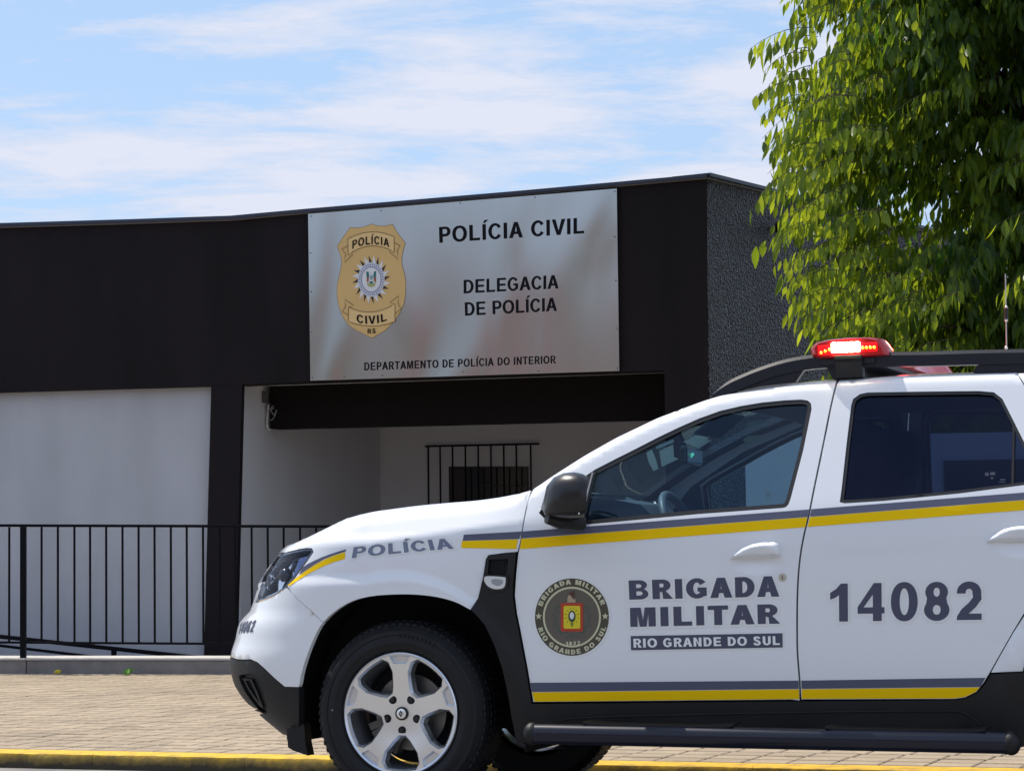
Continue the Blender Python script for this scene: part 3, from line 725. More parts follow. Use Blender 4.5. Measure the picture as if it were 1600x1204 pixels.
# ---- stripes and lettering
def decal(name, polys, m, off=0.0015, parent=car, h=14):
    for p in polys:
        bag = [[], []]; add_poly(bag, p, sk(off), h=h); flush(name, bag, m, parent)
y_f = [(448.8, 914.5), (461, 903.5), (478, 891), (492, 882), (506, 874.2), (522, 867.5), (539, 862), (539, 872.5), (522, 877.5), (506, 883.7), (483.8, 894.8), (468, 904.5), (452.5, 914.5)]
g_f = [(472, 886.5), (480, 881), (489.5, 876), (502, 870.4), (515, 865.6), (529, 861), (541, 857.6), (539.5, 861), (522, 866.7), (506, 873.2), (492, 881), (478.5, 890), (467, 897.5)]
yel = [y_f, [(721.5, 844.8), (809.3, 842.2), (806.6, 857.2), (720.5, 855.4)]]
gre = [g_f, [(724.6, 834.9), (815.6, 829.8), (811.2, 841.4), (723, 844.2)]]
decal('yellow_stripe', yel, M_syel, parent=fender); decal('grey_stripe', gre, M_sgrey, parent=fender)
decal('yellow_stripe', [[(814.4, 841.4), (1261.6, 807.6), (1258.4, 823), (812.4, 857.4)]], M_syel, parent=fdoor)
decal('grey_stripe', [[(816.6, 829.8), (1264.2, 795.4), (1261.8, 806.8), (814.6, 840.6)]], M_sgrey, parent=fdoor)
decal('yellow_stripe', [[(831.4, 1081), (1248.4, 1076.2), (1249, 1091.2), (835.2, 1095.4)]], M_syel, parent=fdoor)
decal('grey_stripe', [[(828.6, 1066), (1247.4, 1062.6), (1248.2, 1075.4), (831, 1080.2)]], M_sgrey, parent=fdoor)
decal('yellow_stripe', [[(1265, 807.4), (1600, 781), (1658, 776.5), (1660, 792), (1600, 796.6), (1262, 822.6)]], M_syel, parent=rdoor)
decal('grey_stripe', [[(1267.6, 795), (1600, 769), (1657, 764.5), (1658, 775.7), (1600, 780.2), (1265.2, 806.6)]], M_sgrey, parent=rdoor)
decal('yellow_stripe', [[(1252.6, 1076.2), (1531, 1073.2), (1524, 1080.4), (1508, 1087.8), (1491, 1090.3), (1252.8, 1091)]], M_syel, parent=rdoor)
decal('grey_stripe', [[(1251.8, 1062.6), (1539.6, 1058.2), (1531.8, 1072.4), (1252.4, 1075.4)]], M_sgrey, parent=rdoor)
def lettering(name, items, parent, t, grow, m=None, off=0.0015, edge=True, track=0.03, h=9):
    for it in items: lettering1(name, [it], parent, t, grow, m, off, edge, track, h)
def lettering1(name, items, parent, t, grow, m=None, off=0.0015, edge=True, track=0.03, h=9):
    b1, b2 = [[], []], [[], []]
    for txt, Q in items:
        if edge: add_text(b2, txt, Q, sk(off), t, grow, track, h)
        add_text(b1, txt, Q, sk(off+0.0012), t, 0, track, h)
    if edge: flush(name+'_border', b2, M_edge, parent)
    return flush(name, b1, m or M_lett, parent)
lettering('lettering', [('POLÍCIA', quad((552.5, 854.5), (703, 840.5), (709.5, 856.5), (549.5, 871.5), 1.0))], fender, 0.21, 2.2, mat('letter_sheen', (0.16, 0.19, 0.28), 0.35, coat=0.5))  # paler grey puts the sheen reflected on these letters into their colour
lettering('lettering', [('BRIGADA', quad((982, 906.4), (1217, 899.2), (1217.6, 931.4), (983.4, 936.2))), ('MILITAR', quad((984.2, 949), (1218, 943), (1219, 973.6), (985, 978.8)))], fdoor, 0.25, 3.4)
b0, b1, b2 = [[], []], [[], []], [[], []]
add_poly(b0, [(983.6, 991), (1224.4, 986.6), (1224.6, 1012.8), (984.2, 1017.2)], sk(0.0012), h=14)
add_poly(b1, [(985.4, 993), (1222.6, 988.6), (1222.8, 1010.8), (986, 1015.2)], sk(0.0024), h=14)
flush('plate_border', b0, M_edge, fdoor); flush('name_band', b1, M_lett, fdoor)
add_text(b2, 'RIO GRANDE DO SUL', quad((989.5, 997.2), (1218, 993), (1218.6, 1006.8), (990, 1011.2)), sk(0.0036), 0.22, 0, 0.05, 9)
flush('band_lettering', b2, M_edge, fdoor)
lettering('number', [('14082', quad((1297, 911.5), (1533.6, 907.4), (1533.8, 967.6), (1297.5, 970.6)))], rdoor, 0.19, 3.2, track=0.07)
# number wrapped round the corner of the bumper
aN0, zN0 = P(398, 975)
def qn(x, y): return (aN0-0.20*(1-x), zN0-0.028+0.046*y-0.012*(1-x))
bg1 = [[], []]; add_text(bg1, '14082', qn, lambda a, z: S(a, z, -0.0015), 0.2, 0, 0.08, 0.02); flush('number', bg1, M_lett, bumper)
# small round disc beside the lettering
bg1, bg2 = [[], []], [[], []]
add_poly(bg1, sell(1222.6, 901.6, 6.2, 6.4, 18, 2), sk(0.002)); add_poly(bg2, sell(1222.4, 901.8, 1.2, 3.4, 10, 2), sk(0.0035), h=0)
flush('lock_cover', bg1, mat('beige_cap', (0.55, 0.50, 0.42), 0.4), fdoor); flush('lock_slot', bg2, mat('slot_brown', (0.25, 0.2, 0.15), 0.5), fdoor)
# round emblem
EC = (893.6, 963.4); ER = (57.8, 60.4)
def em(x, y): return (EC[0]+x*ER[0], EC[1]-y*ER[1])
def disc(r, n=48): return [em(r*math.cos(2*PI*k/n), r*math.sin(2*PI*k/n)) for k in range(n)]
def star(cx, cy, r, n=5, ri=0.42, rot=90):
    return [em(cx+(r if k % 2 == 0 else r*ri)*math.cos(R(rot+k*180/n)), cy+(r if k % 2 == 0 else r*ri)*math.sin(R(rot+k*180/n))) for k in range(2*n)]
def lay(name, polys, m, lvl, holes=()):
    bag = [[], []]
    for p in polys: add_poly(bag, p, sk(0.0012+0.0009*lvl), holes=holes, h=16, dens=8)
    return flush(name, bag, m, fdoor)
lay('emblem_border', [disc(1.05)], M_edge, 0); lay('emblem_ring', [disc(1.0)], M_olive, 1); lay('emblem_field', [disc(0.74)], M_olive2, 2)
lay('emblem_circle', [disc(0.785)], M_cream, 3, holes=[disc(0.735)])
def arc_top(x, y): t = R(161-(161-20)*x); r = 0.845+0.125*y; return em(r*math.cos(t), r*math.sin(t))
def arc_bot(x, y): t = R(198+(344-198)*x); r = 0.965-0.125*y; return em(r*math.cos(t), r*math.sin(t))
for tx_, fn_ in (('BRIGADA MILITAR', arc_top), ('RIO GRANDE DO SUL', arc_bot), ('1837', quad(em(-0.17, -0.64), em(0.22, -0.62), em(0.22, -0.71), em(-0.17, -0.73)))):
    bag = [[], []]; add_text(bag, tx_, fn_, sk(0.004), 0.25, 0, 0.10, 0); flush('emblem_lettering', bag, M_cream, fdoor)
for cx in (-0.90, 0.90):
    bag = [[], []]; add_poly(bag, star(cx, 0.02, 0.095), sk(0.004), h=0, dens=20); flush('emblem_star', bag, M_cream, fdoor)
def rect(x0, y0, x1, y1, c=0.03): return [em(x0+c, y0), em(x1-c, y0), em(x1, y0+c), em(x1, y1-c), em(x1-c, y1), em(x0+c, y1), em(x0, y1-c), em(x0, y0+c)]
wre = []
for k in range(26):
    t = R(140+k*(400-140)/25); r = 0.47+0.05*math.sin(k*2.4); wre.append([em(r*math.cos(t)+0.05*math.cos(t+w), r*math.sin(t)+0.045*math.sin(t+w)-0.02) for w in (0, 1.6, 3.1, 4.6)])
lay('emblem_wreath', wre, M_greenl, 3)
lay('emblem_shield_border', [rect(-0.30, -0.37, 0.30, 0.36)], M_red, 4); lay('emblem_shield', [rect(-0.225, -0.30, 0.225, 0.29)], M_yel2, 5)
lay('emblem_seal', [[em(0.10*math.cos(R(20*k)), 0.02+0.15*math.sin(R(20*k))) for k in range(18)], [em(-0.015, -0.25), em(0.015, -0.25), em(0.015, -0.1), em(-0.015, -0.1)]], M_green, 6)
lay('emblem_rays', [[em(0.13*math.cos(t), 0.02+0.17*math.sin(t)), em(0.19*math.cos(t-0.05), 0.02+0.22*math.sin(t-0.05)), em(0.19*math.cos(t+0.05), 0.02+0.22*math.sin(t+0.05))] for t in [R(30*k+15) for k in range(12)]], M_green, 6)
lay('emblem_egg', [[em(0.06*math.cos(R(30*k)), 0.035+0.095*math.sin(R(30*k))) for k in range(12)]], M_whitep, 7)
lay('emblem_figure', [[em(-0.13, 0.37), em(-0.12, 0.5), em(-0.09, 0.57), em(-0.03, 0.56), em(0.03, 0.46), em(0.09, 0.47), em(0.10, 0.37)]], mat('flesh_print', (0.45, 0.33, 0.22), 0.5), 6)
lay('emblem_plume', [[em(-0.09, 0.58), em(-0.05, 0.64), em(0.02, 0.64), em(0.05, 0.70), em(0.06, 0.6), em(0.02, 0.5), em(-0.02, 0.57)]], mat('plume_print', (0.10, 0.03, 0.02), 0.5), 7)
# ---- door handles
for (hx0, hx1, hy, par) in ((1141.5, 1219.5, 872, fdoor), (1542, 1618, 846, rdoor)):
    L = (hx1-hx0)
    prof = [(0, 0), (0.10, -0.10), (0.25, -0.20), (0.45, -0.275), (0.65, -0.305), (0.88, -0.305), (0.96, -0.27), (0.995, -0.17), (1.0, -0.05), (0.99, -0.01)]
    sl = -0.03
    base = [P(hx0+L*x, hy+L*(y+sl*x)) for x, y in prof]
    low = [P(hx0+L*x, hy+L*(sl*x)+1.2) for x in (0.8, 0.6, 0.4, 0.2)]
    poly = base+low
    cx = sum(p[0] for p in poly)/len(poly); czz = sum(p[1] for p in poly)/len(poly)
    def hf(a, z, inw, cx=cx, czz=czz, poly=poly):
        d = min(math.hypot(a-p[0], z-p[1]) for p in PD); q = min(1, d/0.014)
        return S(a, z, -0.010-0.020*math.sin(q*PI/2)+inw)
    PD = densify(poly, 0.004)
    h_ = sheet('door_handle', densify(poly, 0.008), [], hf, 0.006, M_paint, par, depth=0.03)
# ---- headlamp: dark bowl, reflectors, projector, clear lens
bowl = sheet('headlamp_bowl', PP(dens_px(lamp, True, 8)), [], surf(0.07), 0.02, mat('lamp_bowl', (0.02, 0.022, 0.03), 0.3), car, depth=0.0); 
mirror(bowl)
def lamp_piece(name, pts, off, m): 
    o = sheet(name, PP(pts), [], surf(off), 0.015, m, bowl, depth=0.02); return o
lamp_piece('reflector', [(428, 893), (436, 884), (441, 880), (437, 893), (431, 906), (424, 920), (417, 924), (419, 908)], 0.045, M_chrome)
lamp_piece('reflector', [(446, 877), (456, 872), (452, 884), (444, 897), (437, 903), (441, 889)], 0.05, M_chrome)
lamp_piece('indicator_reflector', [(458, 872), (474, 868), (478, 864), (466, 884), (455, 899), (448, 907), (450, 893)], 0.03, mat('lamp_blue_grey', (0.16, 0.19, 0.34), 0.12, metal=0.8))
lamp_piece('running_lamp_strip', [(409, 903), (414, 893), (422, 883), (431, 875), (434, 877), (426, 885), (418, 895), (413, 905), (408, 922), (405, 920)], 0.02, M_chrome)
lamp_piece('lower_strip', [(405, 933), (418, 928), (432, 921), (443, 913), (445, 915.5), (433, 924.5), (419, 931), (406.5, 935.5)], 0.02, M_chrome)
c = S(*P(430, 899), 0.05); bm = bmesh.new(); bmesh.ops.create_uvsphere(bm, u_segments=20, v_segments=12, radius=0.030, matrix=Matrix.Translation(c)); bm_obj('projector_lens', bm, M_gloss, bowl, True)
c = S(*P(447, 886), 0.055); bm = bmesh.new(); bmesh.ops.create_uvsphere(bm, u_segments=20, v_segments=12, radius=0.026, matrix=Matrix.Translation(c)); bm_obj('projector_lens', bm, M_gloss, bowl, True)
lens = sheet('headlamp_lens', PP(dens_px(lamp, True, 8)), [], surf(0.001), 0.02, G_clear, bowl, depth=0.008)
fr = sheet('headlamp_frame', PP(dens_px(offs(lamp, 0.6), True, 8)), [PP(dens_px(inset(lamp, 1.8), True, 8))], surf(0.003), 0, mat('lamp_frame', (0.06, 0.065, 0.09), 0.2, coat=1), bowl, depth=0.01)
for o in (lens, fr): q = mirror(o); q.parent = bowl
sheet('lamp_lower_border', PP(dens_px([(404, 938.5), (415, 935.3), (430, 929), (442, 920.5), (443.5, 922), (431, 931), (416, 937.6), (405, 941)], True)), [], surf(0.0), 0, mat('amber_line', (0.55, 0.42, 0.28), 0.4), bowl)
# ---- door mirror
bm = bmesh.new()
mc = car_at(886, 776, -0.15)
prof = [(-0.085, 0.30), (-0.078, 0.62), (-0.055, 0.86), (-0.02, 0.98), (0.02, 1.0), (0.05, 0.95), (0.066, 0.88)]
rings = []
NS = 28
for u, s in [(-0.094, 0.02)]+prof:
    ring = []
    for k in range(NS):
        t = 2*PI*k/NS; c_, s_ = math.cos(t), math.sin(t)
        e = 2/2.7
        y = math.copysign(abs(c_)**e, c_)*0.105*s; z = math.copysign(abs(s_)**e, s_)*0.087*s
        if z < 0: z *= 0.88
        z += -0.012*(1-s)*3
        sh = 0.020*(z/0.09)
        ring.append(bm.verts.new(mc+Vector((u+sh*0.4-0.38*y, y*0.95, z))))
    rings.append(ring)
for i in range(len(rings)-1):
    for k in range(NS): bm.faces.new((rings[i][k], rings[i][(k+1) % NS], rings[i+1][(k+1) % NS], rings[i+1][k]))
bm.faces.new(rings[0][::-1])
cen = [bm.verts.new(mc+Vector((0.052, 0, 0))) for _ in range(1)]
inn = [bm.verts.new(v.co*0.93+mc*0.07+Vector((0.001, 0, 0))) for v in rings[-1]]
inn2 = [bm.verts.new(v.co+Vector((-0.02, 0, 0))) for v in inn]
for k in range(NS):
    bm.faces.new((rings[-1][k], rings[-1][(k+1) % NS], inn[(k+1) % NS], inn[k])); bm.faces.new((inn[k], inn[(k+1) % NS], inn2[(k+1) % NS], inn2[k]))
bm.faces.new(inn2)
M_mirr = mat('mirror_cap', (0.013, 0.011, 0.013), 0.33, coat=0.15, spec=0.4, bump=0.03, bscale=300)
mir = bm_obj('door_mirror', bm, M_mirr, car, True)
bm = bmesh.new()
add_box(bm, mc+Vector((0.040, 0.0, 0.0)), (0.006, 0.16, 0.125), Matrix.Rotation(R(20), 3, 'Z'), bev=0.002); bm_obj('mirror_glass', bm, M_chrome, mir)
bm = bmesh.new()
b0 = mc+Vector((-0.01, 0.03, -0.078)); b1_ = car_at(905, 812, 0.05)
arm = [mc+Vector((-0.07, -0.02, -0.075)), mc+Vector((-0.03, 0.02, -0.088)), mc+Vector((0.02, 0.08, -0.094)), Vector((b1_.x, 0.06, b1_.z))]
add_tube(bm, arm, [0.018, 0.026, 0.026, 0.024], 12)
ft = [car_at(842, 801, -0.05), car_at(855, 814, -0.05), car_at(881, 820, -0.05), car_at(903, 819, -0.05), car_at(905, 806, -0.05), car_at(880, 803, -0.05), car_at(855, 795, -0.05), car_at(847, 793, -0.05)]
prism(bm, ft, Vector((0, 0.10, 0)))
bm_obj('mirror_foot', bm, M_black, mir)
mm_ = mirror(mir); mm_.location = (-0.24, 0, -0.05)
# ---- roof rail
rail_pts = [(1114, 619.5), (1130, 611), (1160, 597), (1190, 585), (1225, 574), (1262, 567), (1300, 563.5), (1345, 562.5), (1390, 561.8), (1450, 561), (1520, 559), (1600, 557.5), (1700, 557), (1800, 560)]
def rp(x, y): 
    return car_at(x, y, 0.245)
def rail_on(side):
    bm = bmesh.new()
    up = catmull(rail_pts, 4); P3 = [rp(*p) for p in up]
    rings = []
    for i, p in enumerate(P3):
        k = i/(len(P3)-1); hh = min(0.028, 0.006+0.5*k*0.4) ; wv_ = 0.020
        ring = [bm.verts.new(Vector((p.x, p.y+dy_*wv_, p.z+dz_*hh))) for dy_, dz_ in ((-1, -0.9), (-1, 0.5), (-0.55, 0.95), (0.55, 0.95), (1, 0.5), (1, -0.9))]
        rings.append(ring)
    for i in range(len(rings)-1):
        for k in range(6): bm.faces.new((rings[i][k], rings[i][(k+1) % 6], rings[i+1][(k+1) % 6], rings[i+1][k]))
    bm.faces.new(rings[0]); bm.faces.new(rings[-1])
    # front foot web: solid wedge under the rail with a triangular window
    for wedge in ([(1112, 621), (1150, 604), (1190, 588), (1225, 577), (1262, 571), (1256, 580), (1244, 597.5), (1190, 604), (1150, 612)],
                  [(1288, 566), (1346, 564), (1339, 590.5), (1303, 593)],
                  [(1534, 566), (1610, 564), (1760, 566), (1745, 583), (1620, 583), (1524, 584), (1520, 580)]):
        prism(bm, [rp(*q)+Vector((0, -0.012, 0)) for q in wedge], Vector((0, 0.026, 0)))
    return bm_obj('roof_rail', bm, M_rail, car)
rr = rail_on(0); mirror(rr)
# ---- light bar across the roof
Lc = car_at(1327, 545, 0.20); LBz = Lc.z; u0 = Lc.x
M_lred = bpy.data.materials.new('red_lens'); M_lred.use_nodes = True
b_ = M_lred.node_tree.nodes['Principled BSDF']; b_.inputs['Base Color'].default_value = (0.26, 0.008, 0.012, 1); b_.inputs['Roughness'].default_value = 0.12
b_.inputs['Coat Weight'].default_value = 0.25; b_.inputs['Emission Color'].default_value = (1.0, 0.012, 0.02, 1); b_.inputs['Emission Strength'].default_value = 0.07
M_led = mat('led_white', (1, 0.95, 0.8), 0.3, emit=(1.0, 0.90, 0.62), estr=14)
M_leda = mat('led_amber', (1, 0.3, 0.02), 0.3, emit=(1.0, 0.16, 0.01), estr=7)
M_redb = mat('led_red_board', (0.7, 0.01, 0.02), 0.3, emit=(1.0, 0.0, 0.0), estr=1.3)
lbar = empty('light_bar'); lbar.parent = car
def lens_profile(bm, v0, v1, r=0.0):
    # cross section along u at heights z; ends rounded
    sec = [(-0.140, -0.018), (-0.146, 0.008), (-0.128, 0.028), (-0.080, 0.038), (0.0, 0.043), (0.075, 0.041), (0.110, 0.033), (0.132, 0.0), (0.140, -0.026), (0.03, -0.030), (-0.06, -0.030), (-0.115, -0.028)]
    return [[Vector((u0+s*x, v, LBz+s*z+dz)) for x, z in sec] for v, s, dz in ((v0, 0.86, 0), (v0+0.012, 0.96, 0), (v0+0.05, 1.03, 0), (v0+0.14, 1.0, -0.004), (v0+0.20, 0.78, -0.012), (v1-0.20, 0.78, -0.012), (v1-0.14, 1.0, -0.004), (v1-0.05, 1.03, 0), (v1-0.012, 0.96, 0), (v1, 0.86, 0))]
bm = bmesh.new()
va, vb_ = 0.20, 2*HALF-0.20
rg = [[bm.verts.new(p) for p in ring] for ring in lens_profile(bm, va, vb_)]
for i in range(len(rg)-1):
    for k in range(12): bm.faces.new((rg[i][k], rg[i][(k+1) % 12], rg[i+1][(k+1) % 12], rg[i+1][k]))
bm.faces.new(rg[0]); bm.faces.new(rg[-1])
bm_obj('lamp_lens', bm, M_lred, lbar, True)
def face_piece(name, u_a, u_b, z_a, z_b, m, v=va-0.006, dv=0.012, bev=0.003):
    bm = bmesh.new(); add_box(bm, (u0+(u_a+u_b)/2, v+dv/2, LBz+(z_a+z_b)/2), (abs(u_b-u_a), dv, abs(z_b-z_a)), bev=bev); return bm_obj(name, bm, m, lbar)
face_piece('lamp_board', 0.032, 0.100, -0.012, 0.020, M_redb)
face_piece('lamp_board', -0.112, -0.062, -0.018, 0.016, M_redb)
for k in range(5):
    bm = bmesh.new(); add_box(bm, (u0-0.052+k*0.0205, va-0.009, LBz+0.006), (0.0195, 0.02, 0.036), bev=0.005); bm_obj('white_diode', bm, M_led, lbar)
for k in range(4):
    bm = bmesh.new(); bmesh.ops.create_uvsphere(bm, u_segments=10, v_segments=6, radius=0.0055, matrix=Matrix.Translation((u0+0.050+k*0.0135, va-0.008, LBz+0.002))); bm_obj('red_diode', bm, M_leda, lbar)
for k in range(3):
    bm = bmesh.new(); bmesh.ops.create_uvsphere(bm, u_segments=10, v_segments=6, radius=0.005, matrix=Matrix.Translation((u0-0.10+k*0.015, va-0.008, LBz-0.010+k*0.005))); bm_obj('red_diode', bm, M_leda, lbar)
bm = bmesh.new(); add_box(bm, (u0-0.008, (va+vb_)/2, LBz-0.042), (0.19, vb_-va-0.03, 0.024), bev=0.006); bm_obj('bar_base', bm, M_rail, lbar)
for v in (0.255, 2*HALF-0.255):
    bm = bmesh.new(); add_box(bm, (u0-0.004, v-0.03, LBz-0.064), (0.098, 0.05, 0.075), bev=0.004); add_box(bm, (u0-0.004, v-0.02, LBz-0.030), (0.10, 0.08, 0.016), bev=0.003); bm_obj('bar_bracket', bm, M_black, lbar)
ldd = bpy.data.lights.new('light_bar_glow', 'POINT'); ldo = bpy.data.objects.new('light_bar_glow', ldd); COL.objects.link(ldo); ldo.parent = lbar
ldd.energy = 8; ldd.color = (1.0, 0.05, 0.03); ldd.shadow_soft_size = 0.05; ldo.location = (u0, 1.0, LBz+0.10)
# ---- whip antenna rising from the rail
an = car_at(1572.5, 549, 0.9); bm = bmesh.new()
top = car_at(1571, 428, 0.9)
def ap(y): return car_at(1572.3, y, 0.9)
M_ant = mat('antenna_metal', (0.45, 0.45, 0.42), 0.35, metal=0.5)
base = Vector((an.x, an.y, 1.575))
add_tube(bm, [base, top], 0.0022, 6)
for y in (543, 500, 480): bmesh.ops.create_uvsphere(bm, u_segments=10, v_segments=6, radius=0.0065, matrix=Matrix.Translation(ap(y)))
ant = bm_obj('antenna', bm, M_ant, car)
bm = bmesh.new(); add_tube(bm, [ap(498), ap(482)], 0.0075, 8); bm_obj('antenna_coil', bm, M_black, ant)
# ---- side step
t0, t1 = car_at(832, 1145.5, -0.11), car_at(1580, 1160, -0.11)
zs = (t0.z+t1.z)/2
print('side step z', t0, t1)
bm = bmesh.new(); add_tube(bm, [Vector((t0.x, -0.11, t0.z)), Vector((t1.x, -0.11, t1.z))], 0.0365, 20)
st = bm_obj('side_step', bm, mat('step_tube', (0.006, 0.008, 0.022), 0.27, spec=0.45), car, True)
for t, s in ((t0, -1), (t1, 1)):
    bm = bmesh.new(); bmesh.ops.create_uvsphere(bm, u_segments=20, v_segments=12, radius=0.041, matrix=Matrix.Translation(Vector((t.x, -0.11, t.z)))@Matrix.Diagonal((0.8, 1, 1, 1)))
    bm_obj('step_end_cap', bm, M_black, st, True)
for (xa, xb) in ((912, 1146), (1290, 1540)):
    a, b = car_at(xa, 1130, -0.11), car_at(xb, 1136, -0.11); n = 14
    bm = bmesh.new(); top_ = []
    zt_ = lambda u: t0.z+(t1.z-t0.z)*(u-t0.x)/(t1.x-t0.x)
    pts = [Vector((a.x+(b.x-a.x)*k/n, -0.10, zt_(a.x+(b.x-a.x)*k/n)+0.034+0.008*abs(2*k/n-1)**6)) for k in range(n+1)]
    for i in range(n): 
        p, q_ = pts[i], pts[i+1]
        vs = [bm.verts.new(w) for w in (p+Vector((0, -0.022, -0.004)), q_+Vector((0, -0.022, -0.004)), q_+Vector((0, 0.09, 0)), p+Vector((0, 0.09, 0)), p+Vector((0, -0.022, 0.004)), q_+Vector((0, -0.022, 0.004)), q_+Vector((0, 0.09, 0.006)), p+Vector((0, 0.09, 0.006)))]
        for f in ((0, 1, 2, 3), (7, 6, 5, 4), (0, 4, 5, 1), (3, 2, 6, 7), (0, 3, 7, 4), (1, 5, 6, 2)): bm.faces.new([vs[i_] for i_ in f])
    bm_obj('step_tread', bm, M_black, st)
for x in (960, 1230, 1500):
    a = car_at(x, 1150, -0.05); bm = bmesh.new(); add_box(bm, (a.x, 0.08, a.z+0.0), (0.05, 0.30, 0.03)); bm_obj('step_bracket', bm, M_black, st)
q = mirror(st)
# a raised rib along the sill, its end curving down in front of the rear wheel
bm = bmesh.new()
ribp = [(866, 1133), (874, 1126), (890, 1122), (950, 1118.5), (1050, 1116), (1200, 1112.6), (1350, 1110.4), (1480, 1109.6), (1505, 1112), (1522, 1122), (1536, 1132)]
add_tube(bm, [S(*P(x, y), -0.010) for x, y in catmull(ribp, 3)], 0.004, 6); bm_obj('sill_rib', bm, M_black, car)
# ---- floor, wheel housings, cabin
bm = bmesh.new(); add_box(bm, (1.33, HALF, 0.36), (1.6, 1.52, 0.15)); bm_obj('floor_pan', bm, M_dark, car)
bm = bmesh.new(); add_box(bm, (-0.1, HALF, 0.62), (1.0, 0.98, 0.60)); bm_obj('engine_block', bm, M_dark, car); bm = bmesh.new(); add_box(bm, (2.75, HALF, 0.5), (1.1, 0.98, 0.5)); bm_obj('boot_floor', bm, M_dark, car)
for wx in (0, WBASE):
    for v0_, v1_ in ((0.05, 0.42), (2*HALF-0.42, 2*HALF-0.05)):
        verts, faces = [], []
        A_ = [R(t) for t in range(-14, 197, 7)]
        for t in A_:
            for v in (v0_, v1_):
                u_ = wx-0.492*math.cos(t); k_ = 0.75*max(0, -u_-0.28)
                verts.append((u_, v+k_ if v == 0.05 else (v-k_ if v > 1.7 else v), WZ+0.492*math.sin(t)))
        for i in range(len(A_)-1): faces.append((2*i, 2*i+1, 2*i+3, 2*i+2))
        back = v1_ if v0_ < HALF else v0_
        c = len(verts); verts.append((wx, back, WZ)); k0 = 1 if v0_ < HALF else 0
        for i in range(len(A_)-1): faces.append((2*i+k0, 2*i+2+k0, c))
        mesh_obj('wheel_arch_liner', verts, faces, M_dark, car, True)
# cabin parts
def door_skin(pts, hole, parent):
    o = sheet('door_trim', pts, [hole], surf(0.045), 0.06, M_inner, parent, depth=0.0); mirror(o)
lowz = lambda pts, z: [(a, max(b, z)) for a, b in pts]
door_skin(densify([(0.52, 0.40), (1.50, 0.40), (1.58, 1.48), (1.2, 1.455), (0.9, 1.34), (0.66, 1.2), (0.52, 1.05)], 0.06), PP(offs(wf_out, 2)), fdoor)
dr = [(1.56, 0.40), (2.2, 0.40), (2.45, 0.9), (2.45, 1.47), (1.66, 1.49)]
door_skin(densify(dr, 0.06), PP(offs(wr_out, 2)), rdoor)
bm = bmesh.new(); vs = []
dash = [(0.50, 0.55), (0.46, 1.02), (0.56, 1.065), (0.72, 1.075), (0.84, 1.04), (0.86, 0.95), (0.80, 0.85), (0.80, 0.55)]
prism(bm, [Vector((x, 0.13, z)) for x, z in dash], Vector((0, 2*HALF-0.26, 0))); bm_obj('dashboard', bm, mat('dash_plastic', (0.05, 0.055, 0.07), 0.6), car)
bm = bmesh.new(); hd = [(0.60, 1.06), (0.66, 1.115), (0.76, 1.125), (0.86, 1.105), (0.91, 1.06), (0.88, 1.0), (0.70, 1.0)]
prism(bm, [Vector((x, 0.26, z)) for x, z in hd], Vector((0, 0.36, 0))); bm_obj('instrument_hood', bm, mat('hood_plastic', (0.09, 0.10, 0.12), 0.5), car)
bm = bmesh.new(); sc_ = Vector((0.99, 0.44, 0.975)); ax = Vector((math.cos(R(26)), 0, math.sin(R(26)))); e1 = Vector((0, 1, 0)); e2 = Vector((-math.sin(R(26)), 0, math.cos(R(26))))
add_tube(bm, [sc_+e1*0.185*math.cos(2*PI*k/32)+e2*0.185*math.sin(2*PI*k/32) for k in range(32)], 0.016, 10, closed=True)
add_box(bm, sc_-ax*0.03, (0.06, 0.15, 0.12), Matrix.Rotation(-R(26), 3, 'Y'), 0.01)
for s in (-1, 1): add_box(bm, sc_+e1*0.1*s-ax*0.01, (0.02, 0.13, 0.03), Matrix.Rotation(-R(26), 3, 'Y'))
bm_obj('steering_wheel', bm, mat('wheel_rim', (0.16, 0.18, 0.21), 0.45), car, True)
for vc in (0.47, 2*HALF-0.47):
    st_ = empty('front_seat'); st_.parent = car
    bm = bmesh.new(); add_box(bm, (1.17, vc, 0.62), (0.52, 0.50, 0.16), bev=0.05); bm_obj('seat_cushion', bm, M_seat, st_, True)
    bm = bmesh.new(); add_box(bm, (1.50, vc, 0.93), (0.13, 0.50, 0.70), Matrix.Rotation(R(15), 3, 'Y'), 0.05); bm_obj('seat_back', bm, M_seat, st_, True)
    bm = bmesh.new(); add_box(bm, (1.625, vc, 1.30), (0.12, 0.30, 0.20), Matrix.Rotation(R(14), 3, 'Y'), 0.04); add_tube(bm, [(1.59, vc-0.05, 1.18), (1.61, vc-0.05, 1.28)], 0.008, 6); add_tube(bm, [(1.59, vc+0.05, 1.18), (1.61, vc+0.05, 1.28)], 0.008, 6); bm_obj('head_rest', bm, M_seat, st_, True)
bm = bmesh.new(); add_box(bm, (2.40, HALF, 0.62), (0.5, 1.25, 0.16), bev=0.05); add_box(bm, (2.72, HALF, 0.82), (0.14, 1.25, 0.42), Matrix.Rotation(R(20), 3, 'Y'), 0.05); bm_obj('rear_seat', bm, M_seat, car, True)
for nm_, u_, w_, v_ in (('belt_pillar', 1.50, 0.20, 2*HALF-0.23),):
    bm = bmesh.new(); add_box(bm, (u_, v_, 0.96), (w_, 0.04, 0.92), bev=0.01); bm_obj(nm_, bm, M_inner, car)
